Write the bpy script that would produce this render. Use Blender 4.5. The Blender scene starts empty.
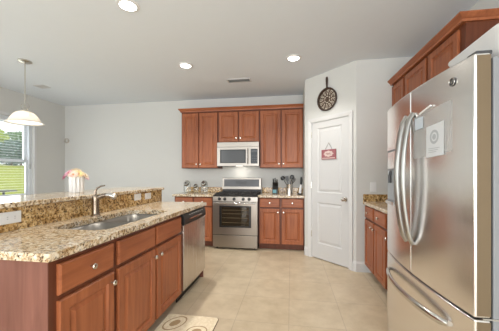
import bpy, bmesh, math, random
from mathutils import Vector, Matrix
random.seed(7)
C = bpy.context.scene.collection
PI = math.pi
SC = bpy.context.scene

# ------------------------------------------------------------------ camera, world, lights, exposure
cam = bpy.data.objects.new('camera', bpy.data.cameras.new('camera')); C.objects.link(cam)
cam.location = (0, 0, 1.258); cam.rotation_euler = (PI/2, 0, math.radians(9.114))
cam.data.sensor_width = 36; cam.data.sensor_fit = 'HORIZONTAL'
cam.data.lens = 36*260/499; cam.data.shift_y = 9.06/499; cam.data.clip_start = .05
SC.camera = cam
SC.view_settings.view_transform = 'Standard'; SC.view_settings.look = 'None'
SC.view_settings.gamma = 1; SC.view_settings.use_curve_mapping = False
SC.view_settings.exposure = 0.8
W = bpy.data.worlds.new('sky'); SC.world = W; W.use_nodes = True
bg = W.node_tree.nodes['Background']
bg.inputs[0].default_value = (.90, .96, 1, 1); bg.inputs[1].default_value = 1.3
sun = bpy.data.objects.new('sun', bpy.data.lights.new('sun', 'SUN')); C.objects.link(sun)
sun.data.energy = .8; sun.data.angle = math.radians(1); sun.data.color = (1, .95, .85)
sun.rotation_euler = (math.radians(-20), math.radians(38), 0)

def area(name, loc, rot, sx, sy, e, col=(1, 1, 1)):
    l = bpy.data.lights.new(name, 'AREA'); l.shape = 'RECTANGLE'; l.size = sx; l.size_y = sy
    l.energy = e; l.color = col
    o = bpy.data.objects.new(name, l); C.objects.link(o); o.location = loc; o.rotation_euler = rot
    return o
# fill lamps added behind the camera and at left; the last stands in the window
for wx_, ww_, we_, wc_ in ((-4.0, 1.3, 20, (.95, .98, 1)), (-.8, 1.0, 26, (.97, .98, 1)), (.75, 1.4, 58, (1, .965, .92))): area('added_fill_rear', (wx_, -3.2, 1.4), (PI/2, 0, 0), ww_, 2.4, we_, wc_)
area('added_fill_left', (-4.75, .2, 1.25), (0, -PI/2, 0), 2.1, 2.4, 22, (.95, .98, 1))  # unseen lamp added for side fill, no known source there
area('daylight_window', (-5.05, 3.56, 1.6), (0, -PI/2, 0), 1.3, 1.2, 9, (.95, .98, 1))
CAN_POWER, CAN_COL = 11.5, (1, .95, .88)

# ------------------------------------------------------------------ dimensions (metres; the back wall is y = D)
D, XL, XR, H = 4.932, -4.846, 1.58, 2.74
YN = -3.3
PA = Vector((.2126, 4.166)); PB = Vector((.8318, 3.547))   # angled pantry wall
YP = PB.y

# ------------------------------------------------------------------ materials
def mat(name):
    m = bpy.data.materials.new(name); m.use_nodes = True
    nt = m.node_tree
    return m, nt, nt.nodes['Principled BSDF']
def lin(c): return tuple(((v/255)/12.92 if v/255 <= .04045 else ((v/255+.055)/1.055)**2.4) for v in c) + (1,)
def simple(name, rgb, rough=.5, metal=0, spec=.5, coat=0, var=.04, scale=8):
    m, nt, b = mat(name)
    tc = nt.nodes.new('ShaderNodeTexCoord'); no = nt.nodes.new('ShaderNodeTexNoise')
    no.inputs['Scale'].default_value = scale; no.inputs['Detail'].default_value = 3
    nt.links.new(tc.outputs['Object'], no.inputs['Vector'])
    mx = nt.nodes.new('ShaderNodeMix'); mx.data_type = 'RGBA'
    c = lin(rgb)
    mx.inputs[6].default_value = tuple(v*(1-var) for v in c[:3])+(1,)
    mx.inputs[7].default_value = tuple(min(1, v*(1+var)) for v in c[:3])+(1,)
    nt.links.new(no.outputs[0], mx.inputs[0]); nt.links.new(mx.outputs[2], b.inputs['Base Color'])
    b.inputs['Roughness'].default_value = rough; b.inputs['Metallic'].default_value = metal
    b.inputs['Specular IOR Level'].default_value = spec; b.inputs['Coat Weight'].default_value = coat
    return m
def ramp(nt, stops, interp='LINEAR'):
    r = nt.nodes.new('ShaderNodeValToRGB'); cr = r.color_ramp; cr.interpolation = interp
    while len(cr.elements) > 1: cr.elements.remove(cr.elements[-1])
    cr.elements[0].position = stops[0][0]; cr.elements[0].color = stops[0][1]
    for p, c in stops[1:]:
        e = cr.elements.new(p); e.color = c
    return r
def wood(name, c1, c2, axis='Z', rough=.38):
    m, nt, b = mat(name)
    tc = nt.nodes.new('ShaderNodeTexCoord'); mp = nt.nodes.new('ShaderNodeMapping')
    s = {'Z': (14, 14, 1.2), 'X': (1.2, 14, 14), 'Y': (14, 1.2, 14)}[axis]
    mp.inputs['Scale'].default_value = s
    nt.links.new(tc.outputs['Object'], mp.inputs['Vector'])
    n1 = nt.nodes.new('ShaderNodeTexNoise'); n1.inputs['Scale'].default_value = 2.2; n1.inputs['Detail'].default_value = 6
    n1.inputs['Distortion'].default_value = .8
    nt.links.new(mp.outputs[0], n1.inputs['Vector'])
    n2 = nt.nodes.new('ShaderNodeTexNoise'); n2.inputs['Scale'].default_value = 1.7; n2.inputs['Detail'].default_value = 2
    nt.links.new(tc.outputs['Object'], n2.inputs['Vector'])
    ad = nt.nodes.new('ShaderNodeMath'); ad.operation = 'MULTIPLY_ADD'; ad.inputs[1].default_value = .6
    mu = nt.nodes.new('ShaderNodeMath'); mu.operation = 'MULTIPLY'; mu.inputs[1].default_value = .4
    nt.links.new(n2.outputs[0], mu.inputs[0]); nt.links.new(n1.outputs[0], ad.inputs[0]); nt.links.new(mu.outputs[0], ad.inputs[2])
    r = ramp(nt, [(.3, lin(c1)), (.7, lin(c2))])
    nt.links.new(ad.outputs[0], r.inputs[0]); nt.links.new(r.outputs[0], b.inputs['Base Color'])
    b.inputs['Roughness'].default_value = rough; b.inputs['Coat Weight'].default_value = .0; b.inputs['Specular IOR Level'].default_value = .35
    return m
def granite(name, k=1.0, base=None, tint=((226, 206, 172), (250, 248, 242)), dk=(.40, .47), dc=(74, 58, 46)):
    m, nt, b = mat(name)
    tc = nt.nodes.new('ShaderNodeTexCoord')
    n1 = nt.nodes.new('ShaderNodeTexNoise'); n1.inputs['Scale'].default_value = 34*k; n1.inputs['Detail'].default_value = 5; n1.inputs['Roughness'].default_value = .62
    n2 = nt.nodes.new('ShaderNodeTexNoise'); n2.inputs['Scale'].default_value = 62*k; n2.inputs['Detail'].default_value = 4; n2.inputs['Roughness'].default_value = .7
    n3 = nt.nodes.new('ShaderNodeTexNoise'); n3.inputs['Scale'].default_value = 11*k; n3.inputs['Detail'].default_value = 3
    for n in (n1, n2, n3): nt.links.new(tc.outputs['Object'], n.inputs['Vector'])
    r1 = ramp(nt, base)
    r3 = ramp(nt, [(.35, lin(tint[0])), (.65, lin(tint[1]))])
    nt.links.new(n1.outputs[0], r1.inputs[0]); nt.links.new(n3.outputs[0], r3.inputs[0])
    mx = nt.nodes.new('ShaderNodeMix'); mx.data_type = 'RGBA'; mx.blend_type = 'MULTIPLY'; mx.inputs[0].default_value = .75
    nt.links.new(r1.outputs[0], mx.inputs[6]); nt.links.new(r3.outputs[0], mx.inputs[7])
    r2 = ramp(nt, [(dk[0], (1, 1, 1, 1)), (dk[1], (0, 0, 0, 1))])
    nt.links.new(n2.outputs[0], r2.inputs[0])
    m2 = nt.nodes.new('ShaderNodeMix'); m2.data_type = 'RGBA'
    m2.inputs[7].default_value = lin(dc)
    nt.links.new(r2.outputs[0], m2.inputs[0]); nt.links.new(mx.outputs[2], m2.inputs[6])
    nt.links.new(m2.outputs[2], b.inputs['Base Color'])
    b.inputs['Roughness'].default_value = .13
    return m
def steel(name, rgb=(240, 238, 236), rough=.22, axis='Z', aniso=0):
    m, nt, b = mat(name)
    tc = nt.nodes.new('ShaderNodeTexCoord'); mp = nt.nodes.new('ShaderNodeMapping')
    mp.inputs['Scale'].default_value = {'Z': (220, 220, 1.5), 'X': (1.5, 220, 220)}[axis]
    nt.links.new(tc.outputs['Object'], mp.inputs['Vector'])
    n = nt.nodes.new('ShaderNodeTexNoise'); n.inputs['Scale'].default_value = 1; n.inputs['Detail'].default_value = 2
    nt.links.new(mp.outputs[0], n.inputs['Vector'])
    mr = nt.nodes.new('ShaderNodeMapRange'); mr.inputs[3].default_value = rough*.95; mr.inputs[4].default_value = rough*1.05
    nt.links.new(n.outputs[0], mr.inputs[0]); nt.links.new(mr.outputs[0], b.inputs['Roughness'])
    b.inputs['Base Color'].default_value = lin(rgb); b.inputs['Metallic'].default_value = 1
    b.inputs['Anisotropic'].default_value = aniso
    return m
def emit(name, rgb, s):
    m, nt, b = mat(name)
    b.inputs['Base Color'].default_value = (.8, .8, .8, 1)
    b.inputs['Emission Color'].default_value = rgb+(1,); b.inputs['Emission Strength'].default_value = s
    return m
def clear_glass(name, tint=(1, 1, 1), gloss=.07, rough=.02):
    m = bpy.data.materials.new(name); m.use_nodes = True; nt = m.node_tree
    nt.nodes.remove(nt.nodes['Principled BSDF']); out = nt.nodes['Material Output']
    t = nt.nodes.new('ShaderNodeBsdfTransparent'); t.inputs[0].default_value = tint+(1,)
    g = nt.nodes.new('ShaderNodeBsdfGlossy'); g.inputs['Roughness'].default_value = rough
    lw = nt.nodes.new('ShaderNodeLayerWeight'); lw.inputs[0].default_value = .25
    ma = nt.nodes.new('ShaderNodeMath'); ma.operation = 'MULTIPLY_ADD'; ma.inputs[1].default_value = .5; ma.inputs[2].default_value = gloss
    nt.links.new(lw.outputs['Fresnel'], ma.inputs[0])
    mx = nt.nodes.new('ShaderNodeMixShader'); nt.links.new(ma.outputs[0], mx.inputs[0])
    nt.links.new(t.outputs[0], mx.inputs[1]); nt.links.new(g.outputs[0], mx.inputs[2]); nt.links.new(mx.outputs[0], out.inputs[0])
    return m
def tile(name):
    m, nt, b = mat(name)
    tc = nt.nodes.new('ShaderNodeTexCoord'); mp = nt.nodes.new('ShaderNodeMapping')
    mp.inputs['Location'].default_value = (.02, .1, 0)
    nt.links.new(tc.outputs['Object'], mp.inputs['Vector'])
    br = nt.nodes.new('ShaderNodeTexBrick'); br.offset = 0; br.squash = 1
    br.inputs['Scale'].default_value = 1; br.inputs['Brick Width'].default_value = .46; br.inputs['Row Height'].default_value = .46
    br.inputs['Mortar Size'].default_value = .0035; br.inputs['Mortar Smooth'].default_value = .3; br.inputs['Bias'].default_value = 0
    br.inputs['Color1'].default_value = lin((210, 195, 170)); br.inputs['Color2'].default_value = lin((205, 189, 162))
    br.inputs['Mortar'].default_value = lin((188, 172, 150))
    nt.links.new(mp.outputs[0], br.inputs['Vector'])
    n = nt.nodes.new('ShaderNodeTexNoise'); n.inputs['Scale'].default_value = 5; n.inputs['Detail'].default_value = 7; n.inputs['Roughness'].default_value = .65
    nt.links.new(tc.outputs['Object'], n.inputs['Vector'])
    r = ramp(nt, [(.3, (.72, .68, .62, 1)), (.7, (1, 1, 1, 1))])
    nt.links.new(n.outputs[0], r.inputs[0])
    mx = nt.nodes.new('ShaderNodeMix'); mx.data_type = 'RGBA'; mx.blend_type = 'MULTIPLY'; mx.inputs[0].default_value = .8
    nt.links.new(br.outputs[0], mx.inputs[6]); nt.links.new(r.outputs[0], mx.inputs[7]); nt.links.new(mx.outputs[2], b.inputs['Base Color'])
    bp = nt.nodes.new('ShaderNodeBump'); bp.inputs['Strength'].default_value = .25; bp.inputs['Distance'].default_value = .002; bp.invert = True
    nt.links.new(br.outputs['Fac'], bp.inputs['Height']); nt.links.new(bp.outputs[0], b.inputs['Normal'])
    b.inputs['Roughness'].default_value = .38
    return m

M = {}
M['wall'] = simple('wall_paint', (205, 205, 202), .85, var=.01)
M['wall_back'] = M['wall']
M['ceil'] = simple('ceiling_paint', (222, 228, 234), .9, var=.01)
M['trim'] = simple('white_trim_paint', (211, 211, 211), .4, var=.01)
M['door'] = simple('white_door_paint', (204, 204, 204), .4, var=.01)
M['floor'] = tile('beige_tile')
M['wood'] = wood('cherry_wood', (128, 70, 42), (174, 104, 66))
M['woodh'] = wood('cherry_wood_cross', (128, 70, 42), (174, 104, 66), 'X')
M['woody'] = wood('cherry_wood_along', (128, 70, 42), (174, 104, 66), 'Y')
M['woodd'] = wood('cherry_wood_frame', (84, 44, 28), (116, 64, 42))  # stain tone darkened to put shade into the gaps between doors
M['endp'] = wood('cherry_end_panel', (98, 58, 46), (134, 88, 74), rough=.4)
M['white_in'] = simple('white_laminate', (225, 222, 215), .5)
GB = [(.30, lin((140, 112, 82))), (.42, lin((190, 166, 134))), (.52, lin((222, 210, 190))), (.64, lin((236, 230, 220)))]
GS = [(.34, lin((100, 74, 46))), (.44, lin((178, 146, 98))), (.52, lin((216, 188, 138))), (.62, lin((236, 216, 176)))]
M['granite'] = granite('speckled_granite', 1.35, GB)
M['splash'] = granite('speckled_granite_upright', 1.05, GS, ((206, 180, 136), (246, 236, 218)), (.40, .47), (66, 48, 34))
M['steel'] = steel('brushed_steel')
M['steelx'] = steel('brushed_steel_cross', (160, 152, 143), .3, axis='X')
M['steel_dw'] = steel('dishwasher_steel', (206, 200, 193), .27)
M['chrome'] = steel('polished_steel', (208, 206, 202), .17, aniso=0)
M['handle'] = steel('satin_handle_steel', (178, 177, 174), .3, aniso=0)
M['sink'] = steel('sink_steel', (128, 125, 120), .45, aniso=0)
M['nickel'] = steel('brushed_nickel', (206, 200, 190), .25, aniso=0); M['fnickel'] = steel('faucet_nickel', (140, 126, 112), .25, aniso=0)
M['black'] = simple('black_plastic', (22, 21, 21), .35)
M['iron'] = simple('cast_iron', (30, 27, 25), .6)
M['blackglass'] = simple('black_glass', (14, 14, 15), .06, coat=.5)
M['panelgray'] = simple('control_glass', (84, 84, 86), .15)
M['gray'] = simple('grey_cabinet_paint', (128, 130, 133), .45)
M['dgray'] = simple('dark_grey_plastic', (58, 58, 60), .5)
M['white'] = simple('white_plastic', (222, 222, 222), .35)
M['ceramic'] = simple('white_ceramic', (218, 217, 216), .2)
M['glass'] = clear_glass('window_glass')
M['jar'] = clear_glass('jar_glass', (.93, .95, .94), .10)
M['paper'] = simple('white_paper', (206, 208, 210), .7)
M['bronze'] = simple('bronze_iron', (58, 38, 26), .5)
M['tan'] = simple('tan_metal', (168, 140, 104), .5)
M['vinyl'] = simple('white_vinyl', (222, 226, 230), .4, var=.01)

# ------------------------------------------------------------------ mesh helpers
class MB:
    """collects shapes in one bmesh, built as one object"""
    def __init__(s): s.bm = bmesh.new()
    def box(s, a, b):
        (x0, y0, z0), (x1, y1, z1) = [tuple(map(min, a, b)), tuple(map(max, a, b))]
        v = [s.bm.verts.new(p) for p in ((x0,y0,z0),(x1,y0,z0),(x1,y1,z0),(x0,y1,z0),(x0,y0,z1),(x1,y0,z1),(x1,y1,z1),(x0,y1,z1))]
        for f in ((3,2,1,0),(4,5,6,7),(0,1,5,4),(1,2,6,5),(2,3,7,6),(3,0,4,7)): s.bm.faces.new([v[i] for i in f])
        return s
    def loops(s, ls, closed=True, cap0=True, cap1=True, ring=False):
        rs = [[s.bm.verts.new(p) for p in l] for l in ls]
        n = len(rs[0]); pairs = list(zip(rs[:-1], rs[1:])) + ([(rs[-1], rs[0])] if ring else [])
        for a, b in pairs:
            for i in range(n if closed else n-1):
                j = (i+1) % n
                try: s.bm.faces.new((a[i], a[j], b[j], b[i]))
                except ValueError: pass
        if cap0 and not ring: s.bm.faces.new(list(reversed(rs[0])))
        if cap1 and not ring: s.bm.faces.new(rs[-1])
        return s
    def prism(s, poly, z0, z1):
        return s.loops([[(x, y, z0) for x, y in poly], [(x, y, z1) for x, y in poly]])
    def lathe(s, prof, c=(0, 0, 0), axis=(0, 0, 1), n=24, cap0=True, cap1=True):
        q = Vector((0, 0, 1)).rotation_difference(Vector(axis).normalized()).to_matrix(); c = Vector(c)
        ls = [[tuple(c + q @ Vector((r*math.cos(2*PI*i/n), r*math.sin(2*PI*i/n), z))) for i in range(n)] for r, z in prof]
        return s.loops(ls, cap0=cap0, cap1=cap1)
    def tube(s, pts, r, n=10, r2=None, side=None):
        """round (or elliptical) bar along a polyline; r may be a list"""
        pts = [Vector(p) for p in pts]; ls = []
        t0 = (pts[1]-pts[0]).normalized()
        u = Vector(side) if side else (Vector((0, 0, 1)) if abs(t0.z) < .9 else Vector((1, 0, 0)))
        for i, p in enumerate(pts):
            t = (pts[min(i+1, len(pts)-1)] - pts[max(i-1, 0)]).normalized()
            u = (u - t*u.dot(t)).normalized(); w = t.cross(u)
            ra = r[i] if isinstance(r, (list, tuple)) else r
            rb = ra if r2 is None else (r2[i] if isinstance(r2, (list, tuple)) else r2)
            ls.append([tuple(p + u*ra*math.cos(2*PI*k/n) + w*rb*math.sin(2*PI*k/n)) for k in range(n)])
        return s.loops(ls)
    def sphere(s, c, r, sz=(1, 1, 1), seg=14):
        m = Matrix.Translation(c) @ Matrix.Diagonal((r*sz[0], r*sz[1], r*sz[2], 1))
        bmesh.ops.create_uvsphere(s.bm, u_segments=seg, v_segments=max(6, seg//2), radius=1, matrix=m); return s
    def build(s, name, m, parent=None, origin=None, bevel=0, seg=2, smooth=False, solid=0, sub=0):
        bmesh.ops.recalc_face_normals(s.bm, faces=s.bm.faces)
        o0 = Vector(origin) if origin is not None else (Vector(parent['_o']) if parent is not None and '_o' in parent else Vector((0, 0, 0)))
        if o0.length: bmesh.ops.translate(s.bm, verts=s.bm.verts, vec=-o0)
        me = bpy.data.meshes.new(name); s.bm.to_mesh(me); s.bm.free()
        for p in me.polygons: p.use_smooth = smooth
        if m: me.materials.append(m)
        o = bpy.data.objects.new(name, me); C.objects.link(o)
        if parent is not None:
            o.parent = parent; o['_o'] = tuple(o0)
        else:
            o.location = o0; o['_o'] = tuple(o0)
        if solid:
            md = o.modifiers.new('solid', 'SOLIDIFY'); md.thickness = solid; md.offset = 0
        if sub:
            md = o.modifiers.new('sub', 'SUBSURF'); md.levels = sub; md.render_levels = sub
        if bevel:
            md = o.modifiers.new('bevel', 'BEVEL'); md.width = bevel; md.segments = seg; md.limit_method = 'ANGLE'; md.angle_limit = math.radians(40)
            if not smooth:
                me.polygons.foreach_set('use_smooth', [True]*len(me.polygons))
                md.harden_normals = True
        elif smooth:
            for e in me.edges: pass
            me.set_sharp_from_angle(angle=math.radians(40)) if hasattr(me, 'set_sharp_from_angle') else None
        return o
def thing(name, label, cat, loc, group=None):
    o = bpy.data.objects.new(name, None); C.objects.link(o); o.empty_display_size = .05
    o.location = loc; o['_o'] = tuple(loc); tag(o, label, cat, group); return o
def tag(o, label, cat, group=None):
    o['label'] = label; o['category'] = cat
    if group: o['group'] = group
    return o
def struct(o): o['kind'] = 'structure'; return o
def copy_tree(o, loc, label=None, rz=None, parent=None):
    c = o.copy(); C.objects.link(c)
    if parent is not None: c.parent = parent
    else:
        c.location = loc
        if rz is not None: c.rotation_euler.z = rz
        if label: c['label'] = label
    for ch in list(o.children): copy_tree(ch, None, parent=c)
    return c

# a flat rectangle in space with u (right), v (up) and n (outward)
class Fr:
    def __init__(s, o, u, n): s.o = Vector(o); s.u = Vector(u).normalized(); s.n = Vector(n).normalized(); s.v = Vector((0, 0, 1))
    def p(s, a, b, c=0): return tuple(s.o + s.u*a + s.v*b + s.n*c)
    def rect(s, a0, b0, a1, b1, c): return [s.p(a0, b0, c), s.p(a1, b0, c), s.p(a1, b1, c), s.p(a0, b1, c)]
    def box(s, mb, a0, b0, c0, a1, b1, c1):
        return mb.loops([s.rect(a0, b0, a1, b1, c0), s.rect(a0, b0, a1, b1, c1)])
def raised_panel(fr, a0, b0, a1, b1, c0, t=.019, fw=.055):
    mb = MB(); ls = []
    for ins, h in ((0, 0), (0, t-.005), (.005, t), (fw-.003, t), (fw+.003, t-.010), (fw+.012, t-.0125), (fw+.016, t-.0125), (fw+.036, t-.003)):
        ls.append(fr.rect(a0+ins, b0+ins, a1-ins, b1-ins, c0+h))
    return mb.loops(ls)
def slab_front(fr, a0, b0, a1, b1, c0, t=.019):
    mb = MB()
    return mb.loops([fr.rect(a0+i, b0+i, a1-i, b1-i, c0+h) for i, h in ((0, 0), (0, t-.008), (.004, t-.004), (.010, t))])
def knob(fr, a, b, c, parent):
    mb = MB(); mb.lathe([(.006, 0), (.005, .012), (.008, .015), (.0155, .02), (.0165, .025), (.013, .030), (.004, .032)], fr.p(a, b, c), fr.n, 16)
    return mb.build('knob', M['nickel'], parent, smooth=True)
def sweep(mb, path, prof, closed=False):
    """profile (out, z) along a plan polyline, outward = right of travel, mitred"""
    P = [Vector(p) for p in path]; ls = []
    for i, p in enumerate(P):
        d0 = (P[i]-P[i-1]).normalized() if i > 0 else None
        d1 = (P[i+1]-P[i]).normalized() if i < len(P)-1 else None
        n0 = Vector((d0.y, -d0.x)) if d0 else None; n1 = Vector((d1.y, -d1.x)) if d1 else None
        if n0 is None: m = n1
        elif n1 is None: m = n0
        else:
            m = (n0+n1); m = m/(m.dot(n0))
        ls.append([(p.x+m.x*o, p.y+m.y*o, z) for o, z in prof])
    return mb.loops(ls)

# ------------------------------------------------------------------ the room
struct(MB().box((XL-.15, YN, -.1), (XR+.15, D+.15, 0)).build('floor', M['floor']))
struct(MB().box((XL-.15, YN, H), (XR+.15, D+.15, H+.12)).build('ceiling', M['ceil']))
struct(MB().box((XL-.15, D, 0), (XR+.15, D+.15, H)).build('wall_back', M['wall_back']))
struct(MB().box((XR, YN, 0), (XR+.15, D, H)).build('wall_right', M['wall']))
WY0, WY1, WZ0, WZ1 = 2.86, 4.24, .80, 2.28
GY0, GY1, GZ1 = -1.0, 1.4, 2.2
mb = MB()
mb.box((XL-.15, WY1, 0), (XL, D, H)); mb.box((XL-.15, WY0, 0), (XL, WY1, WZ0)); mb.box((XL-.15, WY0, WZ1), (XL, WY1, H))
mb.box((XL-.15, GY1, 0), (XL, WY0, H)); mb.box((XL-.15, GY0, GZ1), (XL, GY1, H)); mb.box((XL-.15, YN, 0), (XL, GY0, H))
struct(mb.build('wall_left', M['wall']))

# pantry enclosure: return wall, angled wall with a door opening, front wall
U = (PB-PA).normalized(); NP = Vector((-U.y, U.x)); NP = -NP if NP.y > 0 else NP
LP = (PB-PA).length
pf = Fr((PA.x, PA.y, 0), (U.x, U.y, 0), (NP.x, NP.y, 0))
DU0, DU1, DZ = .130, .772, 2.045
mb = MB()
mb.box((PA.x, PA.y+.001, 0), (PA.x+.1, D-.001, H-.001))
for a0, a1, b0, b1 in ((0, DU0, 0, H-.001), (DU1, LP, 0, H-.001), (DU0, DU1, DZ, H-.001)):
    pf.box(mb, a0, b0, -.1, a1, b1, 0)
mb.box((PB.x, PB.y, 0), (XR-.001, PB.y+.1, H-.001))
struct(mb.build('wall_pantry', M['wall']))

# pantry door: two raised panels in one slab
def door_slab():
    mb = MB(); a0, a1, b0, b1, c0, c1 = DU0+.006, DU1-.006, .012, DZ-.006, -.045, -.008
    pa0, pa1 = a0+.105, a1-.105
    panels = [(.235, .845), (.99, 1.945)]
    pf.box(mb, a0, b0, c0, a1, b1, c1-.012)
    pf.box(mb, a0, b0, c1-.012, pa0, b1, c1); pf.box(mb, pa1, b0, c1-.012, a1, b1, c1)
    zz = [b0] + [z for p in panels for z in p] + [b1]
    for k in (0, 2, 4): pf.box(mb, pa0, zz[k], c1-.012, pa1, zz[k+1], c1)
    for z0, z1 in panels:
        mb.loops([pf.rect(pa0+i, z0+i, pa1-i, z1-i, c1+h) for i, h in ((.0, -.0005), (.012, -.010), (.022, -.011), (.055, -.003))], cap0=False)
    return mb
dr = struct(door_slab().build('door_1', M['door'], bevel=0))
mb = MB(); mb.lathe([(.032, 0), (.032, .005), (.013, .008), (.012, .035), (.026, .042), (.031, .056), (.024, .068), (.004, .072)], pf.p(.712, .925, -.008), pf.n, 20)
mb.build('door_knob', M['nickel'], dr, smooth=True, origin=(0, 0, 0))
for z in (.36, 1.10, 1.86):
    mb = MB(); mb.lathe([(.007, -.045), (.007, .045)], pf.p(DU0-.001, z, -.001), (0, 0, 1), 10)
    mb.build('hinge', M['nickel'], dr, origin=(0, 0, 0))
# casing with a stepped profile
mb = MB()
def casing_piece(a0, b0, a1, b1): pf.box(mb, a0, b0, 0, a1, b1, .012)
CW = .057
mb.loops([[pf.p(a, 0, c) for a, c in ((DU0-CW, 0), (DU0-CW, .018), (DU0-CW+.02, .016), (DU0-.008, .010), (DU0, .008), (DU0, 0))],
          [pf.p(a, z, c) for a, z, c in ((DU0-CW, DZ+CW, 0), (DU0-CW, DZ+CW, .018), (DU0-CW+.02, DZ+CW-.02, .016), (DU0-.008, DZ+.008, .010), (DU0, DZ, .008), (DU0, DZ, 0))],
          [pf.p(a, z, c) for a, z, c in ((DU1+CW, DZ+CW, 0), (DU1+CW, DZ+CW, .018), (DU1+CW-.02, DZ+CW-.02, .016), (DU1+.008, DZ+.008, .010), (DU1, DZ, .008), (DU1, DZ, 0))],
          [pf.p(a, 0, c) for a, c in ((DU1+CW, 0), (DU1+CW, .018), (DU1+CW-.02, .016), (DU1+.008, .010), (DU1, .008), (DU1, 0))]])
pf.box(mb, DU0, .0, -.1, DU0+.005, DZ, 0); pf.box(mb, DU1-.005, 0, -.1, DU1, DZ, 0); pf.box(mb, DU0, DZ-.005, -.1, DU1, DZ, 0)
struct(mb.build('trim_1', M['trim']))
BP = [(0, 0), (.014, 0), (.014, .105), (.009, .118), (.005, .133), (0, .133)]
mb = MB()
sweep(mb, [tuple(PA + U*.0 + Vector((0, .0))), tuple(PA+U*(DU0-CW-.001))], [(o, z) for o, z in BP])
sweep(mb, [tuple(PA+U*(DU1+CW+.001)), tuple(PB), (1.012, YP)], [(o, z) for o, z in BP])
struct(mb.build('baseboard_pantry', M['trim']))
mb = MB(); sweep(mb, [(XL, GY1+.01), (XL, D), (-2.10, D)], BP)
struct(mb.build('baseboard_left', M['trim']))

# ------------------------------------------------------------------ window on the left wall
wf = Fr((XL, WY0, 0), (0, 1, 0), (1, 0, 0))     # u along +y
WW = WY1-WY0
mb = MB()
for a0, b0, a1, b1 in ((0, WZ0, .055, WZ1), (WW-.055, WZ0, WW, WZ1), (.055, WZ0, WW-.055, WZ0+.055), (.055, WZ1-.055, WW-.055, WZ1)):
    wf.box(mb, a0, b0, -.13, a1, b1, -.035)
win = struct(mb.build('window_1', M['vinyl'], bevel=.004, origin=(XL, WY0, WZ0)))
def sash(z0, z1, c):
    mb = MB(); f = .048
    for a0, b0, a1, b1 in ((.056, z0, .056+f, z1), (WW-.056-f, z0, WW-.056, z1), (.056+f, z0, WW-.056-f, z0+f), (.056+f, z1-f, WW-.056-f, z1)):
        wf.box(mb, a0, b0, c-.035, a1, b1, c)
    s = mb.build('sash', M['vinyl'], win, origin=(XL, WY0, WZ0))
    mb = MB(); wf.box(mb, .056+f, z0+f, c-.02, WW-.056-f, z1-f, c-.016); mb.build('pane', M['glass'], s, origin=(XL, WY0, WZ0))
sash(WZ0+.056, 1.535, -.05); sash(1.49, WZ1-.056, -.09)
mb = MB(); wf.box(mb, -.03, WZ0-.022, -.034, WW+.03, WZ0-.001, .13); mb.build('window_sill', M['trim'], win, bevel=.004, origin=(XL, WY0, WZ0))
# casing round the window
mb = MB()
for a0, b0, a1, b1 in ((-.05, WZ0, -.002, WZ1+.05), (WW+.002, WZ0, WW+.05, WZ1+.05), (-.002, WZ1+.002, WW+.002, WZ1+.05)):
    wf.box(mb, a0, b0, .0005, a1, b1, .015)
struct(mb.build('trim_2', M['trim'], bevel=.004))
# unseen patio door, added for side daylight and streaks on the refrigerator
gf = Fr((XL, GY0, 0), (0, 1, 0), (1, 0, 0)); GW = GY1-GY0
mb = MB()
for a0, b0, a1, b1 in ((0, 0, .06, GZ1), (GW-.06, 0, GW, GZ1), (.06, 0, GW-.06, .08), (.06, GZ1-.06, GW-.06, GZ1), (GW/2-.04, .08, GW/2+.04, GZ1-.06)):
    gf.box(mb, a0, b0, -.12, a1, b1, -.03)
pd = struct(mb.build('added_patio_door', M['vinyl'], origin=(XL, GY0, 0)))
mb = MB(); gf.box(mb, .06, .08, -.09, GW/2-.04, GZ1-.06, -.085); gf.box(mb, GW/2+.04, .08, -.09, GW-.06, GZ1-.06, -.085)
mb.build('pane', M['glass'], pd, origin=(XL, GY0, 0))
# blind
bl = thing('window_blind', 'white horizontal slat blind lowered over the left wall window, slats open', 'blind', (XL, WY0+WW/2, WZ1-.06))
mb = MB(); wf.box(mb, .062, WZ1-.056-.035, -.034, WW-.062, WZ1-.058, -.004); mb.build('headrail', M['vinyl'], bl, bevel=.003)
mb = MB(); z = WZ0+.06
while z < WZ1-.10:
    mb.loops([[wf.p(a, z+dz, c) for c, dz in ((-.032, .003), (-.019, .0055), (-.006, .003), (-.006, .0015), (-.019, .004), (-.032, .0015))] for a in (.066, WW-.066)])
    z += .046
mb.build('slats', M['vinyl'], bl)
mb = MB()
for a in (.2, WW/2, WW-.2): mb.tube([wf.p(a, WZ0+.05, -.019), wf.p(a, WZ1-.09, -.019)], .0012, 6)
mb.build('cords', M['vinyl'], bl)
mb = MB(); wf.box(mb, .066, WZ0+.018, -.032, WW-.066, WZ0+.034, -.006); mb.build('bottom_rail', M['vinyl'], bl, bevel=.002)
mb = MB(); mb.tube([wf.p(WW-.085, WZ1-.1, .0), wf.p(WW-.08, 1.45, .012)], .004, 8); mb.tube([wf.p(WW-.08, 1.45, .012), wf.p(WW-.08, 1.36, .012)], .007, 8)
mb.build('wand', M['gray'], bl)
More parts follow.
